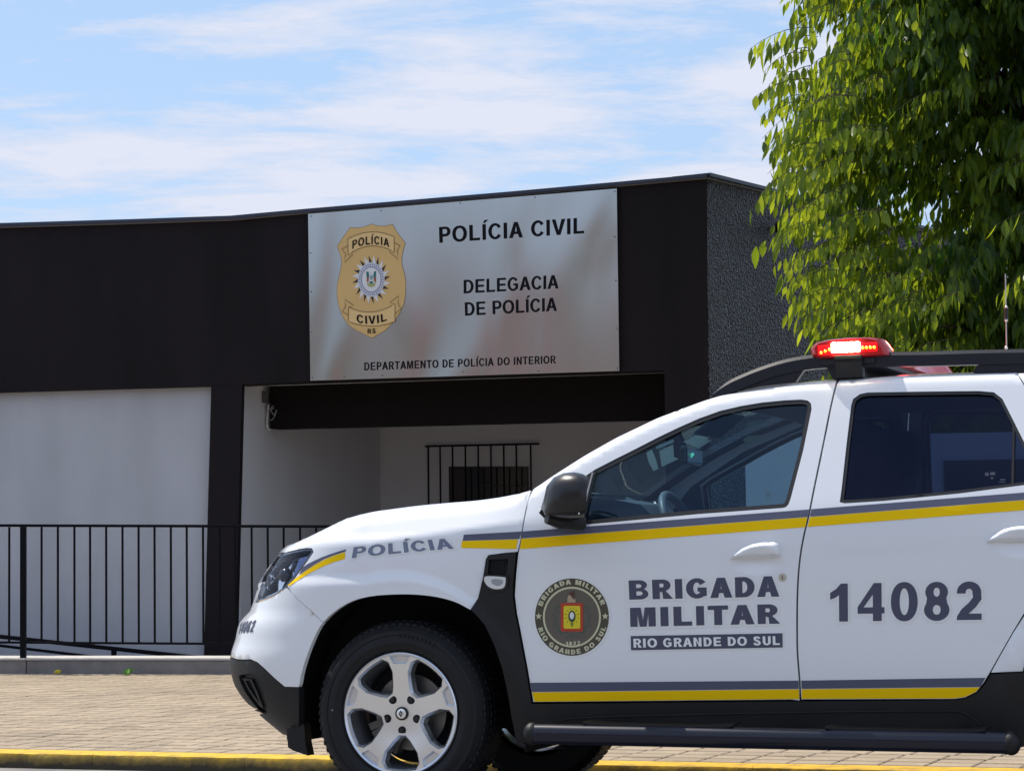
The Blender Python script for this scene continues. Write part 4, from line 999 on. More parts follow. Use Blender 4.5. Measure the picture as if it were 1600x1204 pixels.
# mirror, visor and papers behind the windscreen
def screen_pt(px, py, v):
    return car_at(px, py, v)
M_paper = mat('paper', (0.72, 0.74, 0.60), 0.8); M_paper2 = mat('pale_plastic', (0.5, 0.55, 0.5), 0.5)
def paper(name, pts, v, m, dv=0.004):
    bm = bmesh.new(); prism(bm, [screen_pt(x, y, v) for x, y in pts], Vector((0, dv, 0))); return bm_obj(name, bm, m, car)
paper('visor_paper', [(1030, 704), (1051.5, 694), (1053, 714), (1060, 716.5), (1034, 729)], 0.55, M_paper)
paper('visor_paper', [(1010, 707), (1018, 702), (1024, 716), (1028.5, 732), (1021, 735.5), (1013.5, 722)], 0.60, M_paper)
paper('visor_paper', [(1067, 690), (1089, 678.5), (1112, 688), (1092, 700)], 0.50, M_paper)
paper('visor_strip', [(1025, 697), (1052, 686), (1053, 690.5), (1026, 701.5)], 0.54, M_paper2)
paper('roof_label', [(1160, 687), (1168, 680.5), (1189, 679.5), (1190.5, 687), (1168, 693)], 0.62, M_paper)
paper('roof_lamp', [(1160, 665), (1168, 659), (1190, 655.5), (1196, 659), (1180, 664), (1166, 668)], 0.62, M_paper2)
paper('green_light_disc', [(1070, 713), (1076, 708.5), (1083, 707), (1084.5, 710), (1078, 717), (1072, 719)], 0.66, mat('mint_disc', (0.25, 0.75, 0.55), 0.4, emit=(0.2, 1.0, 0.65), estr=0.5))
paper('instrument_card', [(978, 776), (994, 782), (993, 796), (976, 792)], 0.60, M_paper2)
bm = bmesh.new(); c_ = car_at(1078, 712, 0.70); add_box(bm, c_+Vector((0, 0.02, 0)), (0.03, 0.24, 0.07), bev=0.012); bm_obj('inner_mirror', bm, M_gloss, car)
bm = bmesh.new(); c_ = car_at(1060, 695, 0.5); add_box(bm, (c_.x+0.16, 0.50, 1.40), (0.13, 0.34, 0.014), Matrix.Rotation(R(-38), 3, 'Y'), 0.005); bm_obj('sun_visor', bm, M_liner, car)
# small etched marks on the glass
bg1 = [[], []]
for x, y, w, h in ((1196, 769, 9, 1.2), (1197, 772, 8, 1), (1198, 776, 5, 2.2), (1201, 772, 3, 1)): add_poly(bg1, [(x, y), (x+w, y), (x+w, y+h), (x, y+h)], lambda px, py: S(*P(px, py, 0.0105), 0.0105), h=0, dens=30)
flush('glass_mark', bg1, mat('etch_dark', (0.05, 0.09, 0.10), 0.8), fdoor)
bg1 = [[], []]
for x, y, w, h in ((1539, 738, 6, 5), (1547, 737, 8, 5), (1548, 745, 4, 3), (1563, 748, 8, 2), (1561, 752, 10, 1.5)): add_poly(bg1, [(x, y), (x+w, y), (x+w, y+h), (x, y+h)], lambda px, py: S(*P(px, py, 0.0105), 0.0105), h=0, dens=30)
flush('glass_mark', bg1, mat('etch_grey', (0.055, 0.06, 0.09), 0.8), rdoor)

# ---- wheels
RR = 0.2235
def lathe(name, prof, m, parent, n=64, smooth=True, closed=False):
    verts = []; faces = []
    k = len(prof)
    for i in range(n):
        t = 2*PI*i/n
        for r, v in prof: verts.append((r*math.cos(t), v, r*math.sin(t)))
    for i in range(n):
        for j in range(k-1): a = i*k+j; b = ((i+1) % n)*k+j; faces.append((a, b, b+1, a+1))
    o = mesh_obj(name, verts, faces, m, parent, smooth); 
    if smooth: o.data.set_sharp_from_angle(angle=R(32))
    return o
def make_wheel(loc):
    w = empty('wheel'); w.parent = car; w.location = loc
    T = TYRE_R
    lathe('tyre', [(RR-0.012, 0.035), (RR+0.004, 0.004), (RR+0.012, -0.006), (RR+0.03, -0.012), (RR+0.034, -0.0145), (RR+0.050, -0.0145), (RR+0.053, -0.013), (T-0.052, -0.010), (T-0.050, -0.0125), (T-0.036, -0.010), (T-0.026, 0.0), (T-0.012, 0.012), (T-0.004, 0.028), (T-0.001, 0.045), (T, 0.10), (T, 0.14), (T-0.004, 0.19), (T-0.03, 0.215), (RR, 0.20)], M_tyre, w, 96)
    bm = bmesh.new()
    for k in range(72):
        t = 2*PI*k/72
        for (r0, v, sx, sv, sr, tt) in ((T-0.0135, 0.021, 0.015, 0.022, 0.012, 0.012), (T-0.024, 0.0045, 0.008, 0.006, 0.014, 0.0)):
            if tt == 0.0 and k % 2: continue
            Mr = Matrix.Rotation(-t, 3, 'Y'); c = Mr @ Vector((r0, v, 0)); add_box(bm, c, (sr, sv, sx), Mr)
        for vv in (0.06, 0.10, 0.14, 0.18):
            Mr = Matrix.Rotation(-t-(0.02 if vv > 0.08 else 0), 3, 'Y'); c = Mr @ Vector((T-0.002, vv, 0)); add_box(bm, c, (0.008, 0.03, 0.018), Mr)
    for (n0, ang, ln) in ((9, 62, 3.4), (7, 238, 3.2)):
        for k in range(n0):
            t = R(ang+k*ln); Mr = Matrix.Rotation(-t, 3, 'Y'); c = Mr @ Vector((RR+0.062, -0.0135, 0)); add_box(bm, c, (0.016, 0.003, 0.0055 if k % 3 else 0.009), Mr)
    bm_obj('tread', bm, M_tyre, w)
    lathe('rim', [(RR-0.020, 0.20), (RR-0.030, 0.12), (RR-0.026, 0.06), (RR-0.019, 0.030), (RR-0.013, 0.006), (RR-0.010, -0.002), (RR-0.004, -0.006), (RR, -0.003), (RR+0.001, 0.010)], M_alloy, w, 80)
    # spoked face
    def pol(r, c, ang):   # r along the direction, c across
        t = R(ang); x = r*math.cos(t)-c*math.sin(t); y = r*math.sin(t)+c*math.cos(t); return (x*RR, y*RR)
    OFF = 2.0
    def win(g, ang):      # opening between spokes, grown by g
        pts = [(0.385-g, -0.050-g*0.5), (0.385-g, 0.050+g*0.5), (0.46-g*0.5, 0.125+g), (0.63, 0.265+g), (0.79+g*0.2, 0.305+g), (0.885+g*0.8, 0.255+g*0.4), (0.905+g*0.9, 0.10), (0.91+g*0.9, 0.0), (0.905+g*0.9, -0.10), (0.885+g*0.8, -0.255-g*0.4), (0.79+g*0.2, -0.305-g), (0.63, -0.265-g), (0.46-g*0.5, -0.125-g)]
        return [pol(r, c, ang) for r, c in pts]
    def pocket(g, ang):
        pts = [(0.965+g*0.2, -0.185-g), (0.965+g*0.2, 0.185+g), (0.905, 0.165+g), (0.815-g, 0.115+g*0.4), (0.815-g, -0.115-g*0.4), (0.905, -0.165-g)]
        return [pol(r, c, ang) for r, c in pts]
    def depth(x, y):
        r = math.hypot(x, y)/RR
        return 0.018-0.020*sstep(0.15, 0.9, r)
    fn = lambda x, y, inw: Vector((x, depth(x, y)+inw, y))
    outer = [(RR*0.972*math.cos(2*PI*k/90), RR*0.972*math.sin(2*PI*k/90)) for k in range(90)]
    wins = [[(x, y) for x, y in densify(win(0.03, 54+72*k), 0.012)] for k in range(5)]
    wins_in = [densify(win(-0.012, 54+72*k), 0.012) for k in range(5)]
    pks = [densify(pocket(0.0, 18+72*k), 0.012) for k in range(5)]
    pks_in = [densify(pocket(-0.035, 18+72*k), 0.012) for k in range(5)]
    sheet('spoke_face', outer, wins+pks, fn, 0.014, M_alloy2, w, depth=0.0)
    v, f = [], []
    def ring_strip(A, B, da, db):
        s = len(v); n = len(A)
        B2 = B
        for (x, y) in A: v.append(fn(x, y, da))
        for (x, y) in B2: v.append(fn(x, y, db))
        for i in range(n): f.append((s+i, s+(i+1) % n, s+n+(i+1) % n, s+n+i))
    def resamp(poly, n):
        L = [0]; 
        for i in range(len(poly)): a, b = poly[i], poly[(i+1) % len(poly)]; L.append(L[-1]+math.hypot(b[0]-a[0], b[1]-a[1]))
        out = []
        for k in range(n):
            d = L[-1]*k/n; i = max(j for j in range(len(poly)) if L[j] <= d+1e-12); a, b = poly[i], poly[(i+1) % len(poly)]; q = (d-L[i])/(L[i+1]-L[i]+1e-12); out.append((a[0]+(b[0]-a[0])*q, a[1]+(b[1]-a[1])*q))
        return out
    for k in range(5):
        n = 60; A = resamp(win(0.03, 54+72*k), n); B = resamp(win(-0.006, 54+72*k), n); C_ = resamp(win(-0.022, 54+72*k), n)
        ring_strip(A, B, 0, 0.012); ring_strip(B, C_, 0.012, 0.045)
    for k in range(5):
        n = 40; A = resamp(pocket(0.0, 18+72*k), n); B = resamp(pocket(-0.028, 18+72*k), n)
        ring_strip(A, B, 0, 0.013)
    o = mesh_obj('spoke_flank', v, f, M_alloy, w, True); o.data.set_sharp_from_angle(angle=R(30))
    for k in range(5):
        sheet('spoke_pocket', densify(pocket(-0.026, 18+72*k), 0.02), [], lambda x, y, i_: fn(x, y, 0.0125), 0, M_alloy, w)
    for k in range(5):
        t = R(54+72*k); c = Vector((0.275*RR*math.cos(t), 0, 0.275*RR*math.sin(t))); d0 = depth(c.x, c.z)
        bm = bmesh.new(); add_tube(bm, [c+Vector((0, d0-0.0012, 0)), c+Vector((0, d0+0.004, 0))], 0.0155, 20); bt = bm_obj('bolt_seat', bm, M_dark, w)
        bm = bmesh.new(); add_tube(bm, [c+Vector((0, d0-0.008, 0)), c+Vector((0, d0+0.0, 0))], 0.0085, 6); bm_obj('wheel_bolt', bm, M_bolt, w)
    lathe('centre_cap_ring', [(0.0235, 0.02), (0.0245, 0.011), (0.022, 0.008), (0.019, 0.012), (0.0185, 0.018)], M_dark, w, 32)
    lathe('centre_cap', [(0.0205, 0.016), (0.018, 0.009), (0.010, 0.006), (0.0005, 0.0055)], M_alloy2, w, 32)
    v4 = []; 
    dia = [(0, 0.0125), (0.0075, 0), (0, -0.0125), (-0.0075, 0)]; dii = [(0, 0.006), (0.0035, 0), (0, -0.006), (-0.0035, 0)]
    v4 = [(x, 0.0035, y) for x, y in dia]+[(x, 0.0035, y) for x, y in dii]
    mesh_obj('cap_emblem', v4, [(i, (i+1) % 4, 4+(i+1) % 4, 4+i) for i in range(4)], M_bolt, w)
    lathe('brake_disc', [(0.14, 0.115), (0.14, 0.105), (0.085, 0.105), (0.083, 0.060), (0.0005, 0.060)], M_disc, w, 48)
    bm = bmesh.new()
    for k in range(5):
        t = R(200+k*12); c = Vector((0.125*math.cos(t), 0.10, 0.125*math.sin(t))); add_box(bm, c, (0.07, 0.07, 0.028), Matrix.Rotation(-t, 3, 'Y'), 0.004)
    bm_obj('brake_caliper', bm, mat('caliper_iron', (0.12, 0.11, 0.10), 0.6, metal=0.4), w)
    lathe('hub_back', [(0.19, 0.16), (0.10, 0.15), (0.0005, 0.15)], M_dark, w, 32)
    bm = bmesh.new(); c = Vector((-0.265*math.cos(R(3)), -0.0155, 0.012)); add_tube(bm, [c, c+Vector((0, 0.006, 0))], 0.0035, 8); bm_obj('sidewall_dot', bm, mat('dot_grey', (0.25, 0.25, 0.27), 0.6), w)
    return w
def copy_tree(o, parent=None):
    c = o.copy(); COL.objects.link(c); c.parent = parent or o.parent
    for ch in list(o.children):
        q = ch.copy(); COL.objects.link(q); q.parent = c
    return c
w1 = make_wheel((0, 0.035, WZ))
w2_ = copy_tree(w1); w2_.location = (WBASE, 0.035, WZ)
DROP = 0.05
for x in (0, WBASE):
    q = copy_tree(w1); q.location = (x, 2*HALF-0.035, WZ-DROP); q.rotation_euler = (0, 0, PI)

# ================================================================ STREET
# kerb line from the photo, kerb top at z = KZ
KZ = 0.02
ka = gz(0, 1174, KZ); kb = gz(1600, 1205, KZ)
KD = (kb-ka).normalized(); KN = Vector((-KD.y, KD.x, 0))        # KN points away from the camera
if KN.y < 0: KN = -KN
def kp(s, d, z): q = ka+KD*s+KN*d; return Vector((q.x, q.y, z))
SL = 0.0037
def kinv(p): q = Vector(p)-ka; return q.dot(KD), q.dot(KN)
print('kerb clearance', [round(-kinv(c2w((u, 2*HALF, 0)))[1], 3) for u in (0, 1, 3)], KD)
def asphalt():
    m = mat('asphalt', (0.20, 0.19, 0.18), 0.9, bump=0.6, bscale=60, var=0.25, vscale=3); return m
rz0 = KZ-0.075
verts = []; faces = []
cols = [-120, -30, -8, 0, 4, 8, 20, 60, 160]; rows = [(-160, 0.0), (-20, 0.0), (-2.6, 0.0), (-2.1, -0.002), (0.03, rz0)]
for s in cols:
    for d, z in rows: verts.append(kp(s, d, z))
nr = len(rows)
for i in range(len(cols)-1):
    for j in range(nr-1): faces.append((i*nr+j, (i+1)*nr+j, (i+1)*nr+j+1, i*nr+j+1))
o = mesh_obj('road', verts, faces, asphalt()); props(o, kind='structure')
# far ground reaching the horizon behind the pavement
M_dirt = mat('far_ground_earth', (0.22, 0.19, 0.14), 0.95, var=0.3, vscale=0.2)
o = mesh_obj('ground', [(-900, -900, -0.35), (900, -900, -0.35), (900, 900, -0.35), (-900, 900, -0.35)], [(0, 1, 2, 3)], M_dirt); props(o, kind='structure')
# kerb stones
m = mat('kerb_paint', (0.62, 0.40, 0.03), 0.75)
N = m.node_tree; b = N.nodes['Principled BSDF']; tcn = N.nodes.new('ShaderNodeTexCoord'); geo = N.nodes.new('ShaderNodeNewGeometry'); sp = N.nodes.new('ShaderNodeSeparateXYZ')
N.links.new(geo.outputs['Position'], sp.inputs[0])
ns = N.nodes.new('ShaderNodeTexNoise'); ns.inputs['Scale'].default_value = 10; ns.inputs['Detail'].default_value = 8; ns.inputs['Roughness'].default_value = 0.7; N.links.new(geo.outputs['Position'], ns.inputs['Vector'])
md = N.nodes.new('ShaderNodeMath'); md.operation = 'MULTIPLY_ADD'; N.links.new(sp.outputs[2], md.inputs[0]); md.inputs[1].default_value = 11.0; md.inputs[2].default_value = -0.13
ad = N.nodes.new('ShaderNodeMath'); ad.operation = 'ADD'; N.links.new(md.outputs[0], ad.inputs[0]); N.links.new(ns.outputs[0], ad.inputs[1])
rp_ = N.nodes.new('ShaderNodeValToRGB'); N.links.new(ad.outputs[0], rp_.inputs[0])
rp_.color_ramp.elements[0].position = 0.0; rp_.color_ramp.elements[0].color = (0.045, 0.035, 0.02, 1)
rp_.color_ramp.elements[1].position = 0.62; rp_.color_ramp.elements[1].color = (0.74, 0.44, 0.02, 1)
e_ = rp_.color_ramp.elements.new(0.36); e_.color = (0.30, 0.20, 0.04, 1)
N.links.new(rp_.outputs[0], b.inputs['Base Color'])
bp = N.nodes.new('ShaderNodeBump'); bp.inputs['Strength'].default_value = 0.8; bp.inputs['Distance'].default_value = 0.01; N.links.new(ns.outputs[0], bp.inputs['Height']); N.links.new(bp.outputs[0], b.inputs['Normal'])
kerb = empty('kerb', kp(0, 0, 0)); props(kerb, kind='structure')
def world_child(name, bm, m, parent, smooth=False):
    o = bm_obj(name, bm, m, None, smooth); o.parent = parent; o.matrix_parent_inverse = Matrix.Translation(-parent.location); return o
random.seed(3)
KW = 0.17
for k in range(-4, 12):
    s0, s1 = k*0.8-0.3+0.0008, (k+1)*0.8-0.3-0.0008
    bm = bmesh.new(); n = 16; rows_ = []
    for i in range(n+1):
        s = s0+(s1-s0)*i/n; row = []
        for d, z in ((0.0, rz0-0.03), (-0.002, KZ-0.06), (0.0, KZ-0.022), (0.006, KZ-0.006), (0.022, KZ), (KW-0.004, KZ), (KW, KZ-0.01), (KW, KZ-0.1)):
            nn = noise.noise(Vector((s*7, d*30, z*30)))*0.006 + noise.noise(Vector((s*23, d*60, z*60)))*0.003
            row.append(bm.verts.new(kp(s, d+nn*(z < KZ-0.003 and d < 0.05), z+nn*0.4*(d < 0.03))))
        rows_.append(row)
    for i in range(n):
        for j in range(7): bm.faces.new((rows_[i][j], rows_[i+1][j], rows_[i+1][j+1], rows_[i][j+1]))
    bm.faces.new(rows_[0][::-1]); bm.faces.new(rows_[-1])
    world_child('kerb_stone', bm, m, kerb, True)
bm = bmesh.new()
for s0, s1 in ((-60, -3.5), (9.3, 70)): prism(bm, [kp(s0, 0, rz0-0.03), kp(s1, 0, rz0-0.03), kp(s1, 0, KZ), kp(s0, 0, KZ)], KN*KW)
kr = world_child('kerb_run', bm, m, kerb); kr['kind'] = 'stuff'
# pavement base and pavers
pav = empty('pavement', kp(0, 0, 0)); props(pav, kind='structure')
M_joint = mat('joint_sand', (0.055, 0.045, 0.032), 0.95, var=0.2, vscale=30)
bm = bmesh.new(); prism(bm, [kp(-60, KW, KZ-0.009), kp(70, KW, KZ-0.009), kp(70, 60, KZ-0.009+60*SL), kp(-60, 60, KZ-0.009+60*SL)], Vector((0, 0, -0.12)))
world_child('bedding', bm, M_joint, pav)
def paver_mat(name, c):
    m = mat(name, c, 0.85, bump=0.25, bscale=90)
    N = m.node_tree; b = N.nodes['Principled BSDF']; oi = N.nodes.new('ShaderNodeObjectInfo'); g = N.nodes.new('ShaderNodeNewGeometry')
    n1_ = N.nodes.new('ShaderNodeTexNoise'); n1_.inputs['Scale'].default_value = 1.1; n1_.inputs['Detail'].default_value = 6; N.links.new(g.outputs['Position'], n1_.inputs['Vector'])
    n2_ = N.nodes.new('ShaderNodeTexWhiteNoise'); sn = N.nodes.new('ShaderNodeVectorMath'); sn.operation = 'SNAP'; N.links.new(g.outputs['Position'], sn.inputs[0]); sn.inputs[1].default_value = (0.17, 0.17, 5)
    N.links.new(sn.outputs[0], n2_.inputs['Vector'])
    a = N.nodes.new('ShaderNodeMath'); a.operation = 'MULTIPLY_ADD'; N.links.new(n1_.outputs[0], a.inputs[0]); a.inputs[1].default_value = 0.55; a.inputs[2].default_value = 0.62
    b2 = N.nodes.new('ShaderNodeMath'); b2.operation = 'MULTIPLY_ADD'; N.links.new(n2_.outputs['Value'], b2.inputs[0]); b2.inputs[1].default_value = 0.26; N.links.new(a.outputs[0], b2.inputs[2])
    n3 = N.nodes.new('ShaderNodeTexNoise'); n3.inputs['Scale'].default_value = 45; n3.inputs['Detail'].default_value = 5; N.links.new(g.outputs['Position'], n3.inputs['Vector'])
    b3 = N.nodes.new('ShaderNodeMath'); b3.operation = 'MULTIPLY_ADD'; N.links.new(n3.outputs[0], b3.inputs[0]); b3.inputs[1].default_value = 0.35; N.links.new(b2.outputs[0], b3.inputs[2])
    s_ = N.nodes.new('ShaderNodeVectorMath'); s_.operation = 'SCALE'; s_.inputs[0].default_value = c; 
    b4 = N.nodes.new('ShaderNodeMath'); b4.operation = 'SUBTRACT'; N.links.new(b3.outputs[0], b4.inputs[0]); b4.inputs[1].default_value = 0.15
    N.links.new(b4.outputs[0], s_.inputs['Scale']); N.links.new(s_.outputs[0], b.inputs['Base Color'])
    return m
M_pav = paver_mat('paver_concrete', (0.335, 0.262, 0.182))
PL, PD_, PG = 0.175, 0.185, 0.005
def paver_mesh(L):
    bm = bmesh.new(); c = 0.005
    G2 = 0.019; lo = [(PG, G2), (L-PG, G2), (L-PG, PD_-G2), (PG, PD_-G2)]; hi = [(PG+c, G2+c*0.8), (L-PG-c, G2+c*0.8), (L-PG-c, PD_-G2-c), (PG+c, PD_-G2-c)]
    A = [bm.verts.new((x, y, -0.012)) for x, y in lo]; B = [bm.verts.new((x, y, -0.004)) for x, y in lo]; C_ = [bm.verts.new((x, y, 0)) for x, y in hi]
    for P_, Q_ in ((A, B), (B, C_)):
        for i in range(4): bm.faces.new((P_[i], P_[(i+1) % 4], Q_[(i+1) % 4], Q_[i]))
    bm.faces.new(C_)
    me = bpy.data.meshes.new('paver'); bm.to_mesh(me); bm.free(); me.materials.append(M_pav); return me
PM1, PM2 = paver_mesh(PL), paver_mesh(0.20)
rot_k = math.atan2(KD.y, KD.x)
cand = []; bulk_v, bulk_f = [], []
split_s = kinv(gz(640, 1150, KZ))[0]
rail_d = None
NR = 62
rng = random.Random(11)
for r in range(NR):
    d = KW+0.004+r*PD_
    s = -3.3 - 0.085*r + (0.09 if r % 2 else 0) + rng.uniform(-0.02, 0.02)
    band = 22 <= r <= 25
    while s < 9.6:
        L = PL if s < split_s else 0.20
        if band: L = PL
        z = KZ + SL*d + rng.uniform(-0.0012, 0.0012)
        p = kp(s, d, z); c_ = kp(s+L/2, d+PD_/2, z); X, Y = project(c_)
        vis = -20 < X < 1620 and Y < 1215 and ((X < 500) or (X > 890 and Y > 1160))
        cand.append((not vis, c_.y, s, d, L, z, rng.uniform(-0.004, 0.004)))
        s += L
cand.sort(key=lambda q: (q[0], q[1]))
for i, (nv, _, s, d, L, z, a) in enumerate(cand):
    me = PM1 if L == PL else PM2
    if i < 298:
        o = bpy.data.objects.new('paver', me); COL.objects.link(o); o.parent = pav; o.location = kp(s, d, z)-pav.location; o.rotation_euler = (a*0.6+SL, -a*0.5, rot_k)
    else:
        M_ = Matrix.Translation(kp(s, d, z)) @ Matrix.Rotation(rot_k, 4, 'Z') @ Matrix.Rotation(a*0.6+SL, 4, 'X') @ Matrix.Rotation(-a*0.5, 4, 'Y')
        b0 = len(bulk_v); bulk_v += [M_ @ v.co for v in me.vertices]; bulk_f += [tuple(b0+i_ for i_ in p.vertices) for p in me.polygons]
o = mesh_obj('paver_field', [v-pav.location for v in bulk_v], bulk_f, M_pav, pav); o['kind'] = 'stuff'

# ================================================================ POLICE STATION
FP = VPlane(hit(165, 820, (0, 21.15, 0), Vector((0, 1, 0))), R(17))
RP = FP.shift(-1.35)                             # railing / low wall plane
M_wdark = mat('dark_wall_paint', (0.0125, 0.0092, 0.0108), 0.88, spec=0.25, bump=0.4, bscale=160, var=0.32, vscale=2.2, vstretch=0.22)
M_wlight = mat('light_wall_paint', (0.47, 0.475, 0.51), 0.85, spec=0.3, bump=0.35, bscale=140, var=0.07, vscale=2.5, vstretch=0.3)
M_wgrey = mat('porch_wall_paint', (0.70, 0.70, 0.74), 0.85, spec=0.3, bump=0.3, bscale=140, var=0.04, vscale=2)
M_cap = mat('flashing_metal', (0.035, 0.042, 0.07), 0.35, metal=0.3)
M_cap2 = mat('flashing_lip', (0.20, 0.18, 0.18), 0.5)
M_iron = mat('black_iron', (0.004, 0.0045, 0.008), 0.6, spec=0.12)
st = empty('police_station', (FP.p0.x, FP.p0.y, 0)); props(st, 'dark painted police station with flat parapet, light walls and a shaded porch', 'building')
def wall_px(name, px, plane, off, m, depth, parent=st, holes=()):
    """polygon traced on a plane, thickened backwards"""
    P3 = [plane.at(x, y, off) for x, y in px]; bm = bmesh.new(); prism(bm, P3, -plane.n*depth); return world_child(name, bm, m, parent)
fz = 0.03                                          # porch and path level
def toz(plane, px, z, off=0.0):
    """point on plane straight above/below the photo point (px), at height z"""
    a = plane.at(px[0], px[1], off); return Vector((a.x, a.y, z))
def wall3(name, pts, plane, m, depth, parent=st):
    bm = bmesh.new(); prism(bm, pts, -plane.n*depth); return world_child(name, bm, m, parent)
A_ = lambda x, y, off=0.0: FP.at(x, y, off)
# parapet band with the kink in its top edge
band = [A_(-900, 376), A_(0, 353), A_(200, 347), A_(360, 341.5), A_(480, 330.5), A_(800, 303.5), A_(1104, 276), A_(1106, 575), A_(1038, 578.5), A_(418, 598.5), A_(378, 600.5), A_(330, 603), A_(0, 612.5), A_(-900, 640)]
wall3('parapet', band, FP, M_wdark, 0.25)
def cap_strip(y0, y1, out, m, nm):
    tp = [(-900, 376), (0, 353), (200, 347), (360, 341.5), (480, 330.5), (800, 303.5), (1104.5, 276)]
    for i in range(len(tp)-1):
        a, b = tp[i], tp[i+1]
        pts = [A_(a[0], a[1]+y0, out), A_(b[0], b[1]+y0, out), A_(b[0], b[1]+y1, out), A_(a[0], a[1]+y1, out)]
        bm = bmesh.new(); prism(bm, pts, -FP.n*(0.30+out)); world_child(nm, bm, m, st)
cap_strip(-4.6, 0.6, 0.045, M_cap, 'flashing'); cap_strip(0.7, 3.2, 0.012, M_cap2, 'flashing_lip')
# pillars
pl = [A_(330, 602), A_(378, 600), toz(FP, (366.5, 1020), fz), toz(FP, (318, 1020), fz)]
wall3('pillar', pl, FP, M_wdark, 0.06)
pr = [A_(1038, 578), A_(1106, 574), toz(FP, (1106, 574), fz), toz(FP, (1038, 578), fz)]
wall3('pillar', pr, FP, M_wdark, 0.30)
# light front wall, set back a little
lw = [toz(FP, (-900, 500), 2.35, -0.10), toz(FP, (366, 500), 2.35, -0.10), toz(FP, (366, 500), fz, -0.10), toz(FP, (-900, 500), fz, -0.10)]
wall3('front_wall', lw, FP, M_wlight, 0.18)
# porch: side wall, back wall, floor, ceiling, beam
DP = 3.45
c0 = A_(370, 800); c0 = Vector((c0.x, c0.y, 0)); inn = -FP.n
ztop = A_(400, 599).z+0.02
def quadwall(name, a, b, z0, z1, th, m, parent=st):
    bm = bmesh.new(); prism(bm, [Vector((a.x, a.y, z0)), Vector((b.x, b.y, z0)), Vector((b.x, b.y, z1)), Vector((a.x, a.y, z1))], th); return world_child(name, bm, m, parent)
quadwall('porch_side_wall', c0+inn*0.065, c0+inn*DP, fz, ztop, -FP.d*0.15, M_wgrey)
c1 = c0+inn*DP; c2 = c1+FP.d*4.2
quadwall('porch_back_wall', c1, c2, fz, ztop+0.3, inn*0.15, M_wgrey)
bm = bmesh.new(); prism(bm, [Vector((*(c0-FP.d*8).xy, fz)), Vector((*(c0+FP.d*4.2).xy, fz)), Vector((*(c2+inn*0.5).xy, fz)), Vector((*(c1-FP.d*8+inn*0.5).xy, fz))], Vector((0, 0, -0.15))); world_child('porch_floor', bm, mat('floor_tile', (0.35, 0.32, 0.28), 0.6), st)
bm = bmesh.new(); prism(bm, [Vector((*(c0+inn*0.26).xy, ztop)), Vector((*(c0+FP.d*4.0+inn*0.26).xy, ztop)), Vector((*(c2).xy, ztop)), Vector((*(c1).xy, ztop))], Vector((0, 0, 0.12))); world_child('porch_ceiling', bm, M_wgrey, st)
BP = FP.shift(0.62)
bt = A_(420, 598).z+0.01
bl_ = BP.at(421.5, 669.5); br_ = BP.at(1042, 654.5)
e = (br_-bl_).normalized(); br2 = br_+e*0.5
wall3('porch_beam', [bl_, br2, Vector((br2.x, br2.y, bt+0.02)), Vector((bl_.x, bl_.y, bt+0.02))], BP, mat('beam_paint', (0.007, 0.0055, 0.0055), 0.9, spec=0.2), 0.22)
# angled right hand wall
cr = A_(1105, 420); cr = Vector((cr.x, cr.y, 0)); th2 = R(57); dr_ = Vector((math.cos(th2), math.sin(th2), 0)); nr_ = Vector((math.sin(th2), -math.cos(th2), 0))
def RW(px, py): return hit(px, py, cr, nr_)
ztr = A_(1104, 276).z
m = mat('stucco_dark', (0.036, 0.036, 0.040), 0.5, spec=0.9)
N = m.node_tree; b = N.nodes['Principled BSDF']; tcn = N.nodes.new('ShaderNodeNewGeometry')
v1 = N.nodes.new('ShaderNodeTexVoronoi'); v1.inputs['Scale'].default_value = 46; N.links.new(tcn.outputs['Position'], v1.inputs['Vector'])
n_ = N.nodes.new('ShaderNodeTexNoise'); n_.inputs['Scale'].default_value = 52; n_.inputs['Detail'].default_value = 2; N.links.new(tcn.outputs['Position'], n_.inputs['Vector'])
ad = N.nodes.new('ShaderNodeMath'); ad.operation = 'ADD'; N.links.new(v1.outputs['Distance'], ad.inputs[0]); N.links.new(n_.outputs[0], ad.inputs[1])
bp = N.nodes.new('ShaderNodeBump'); bp.inputs['Strength'].default_value = 1.0; bp.inputs['Distance'].default_value = 0.16; N.links.new(ad.outputs[0], bp.inputs['Height']); N.links.new(bp.outputs[0], b.inputs['Normal'])
ra = N.nodes.new('ShaderNodeValToRGB'); N.links.new(n_.outputs[0], ra.inputs[0]); ra.color_ramp.elements[0].position = 0.50; ra.color_ramp.elements[0].color = (0.012, 0.012, 0.014, 1); ra.color_ramp.elements[1].position = 0.60; ra.color_ramp.elements[1].color = (0.26, 0.26, 0.30, 1)  # pale specks put glints of light on the bumps into the colour
nb = N.nodes.new('ShaderNodeTexNoise'); nb.inputs['Scale'].default_value = 1.1; nb.inputs['Detail'].default_value = 5; nb.inputs['Roughness'].default_value = 0.65
mpb = N.nodes.new('ShaderNodeMapping'); mpb.inputs['Scale'].default_value = (1, 1, 0.4); N.links.new(tcn.outputs['Position'], mpb.inputs[0]); N.links.new(mpb.outputs[0], nb.inputs['Vector'])
mrb = N.nodes.new('ShaderNodeMapRange'); N.links.new(nb.outputs['Fac'], mrb.inputs['Value']); mrb.inputs['From Min'].default_value = 0.35; mrb.inputs['From Max'].default_value = 0.65; mrb.inputs['To Min'].default_value = 0.5; mrb.inputs['To Max'].default_value = 1.35
scb = N.nodes.new('ShaderNodeVectorMath'); scb.operation = 'SCALE'; N.links.new(ra.outputs[0], scb.inputs[0]); N.links.new(mrb.outputs[0], scb.inputs['Scale'])
N.links.new(scb.outputs[0], b.inputs['Base Color'])
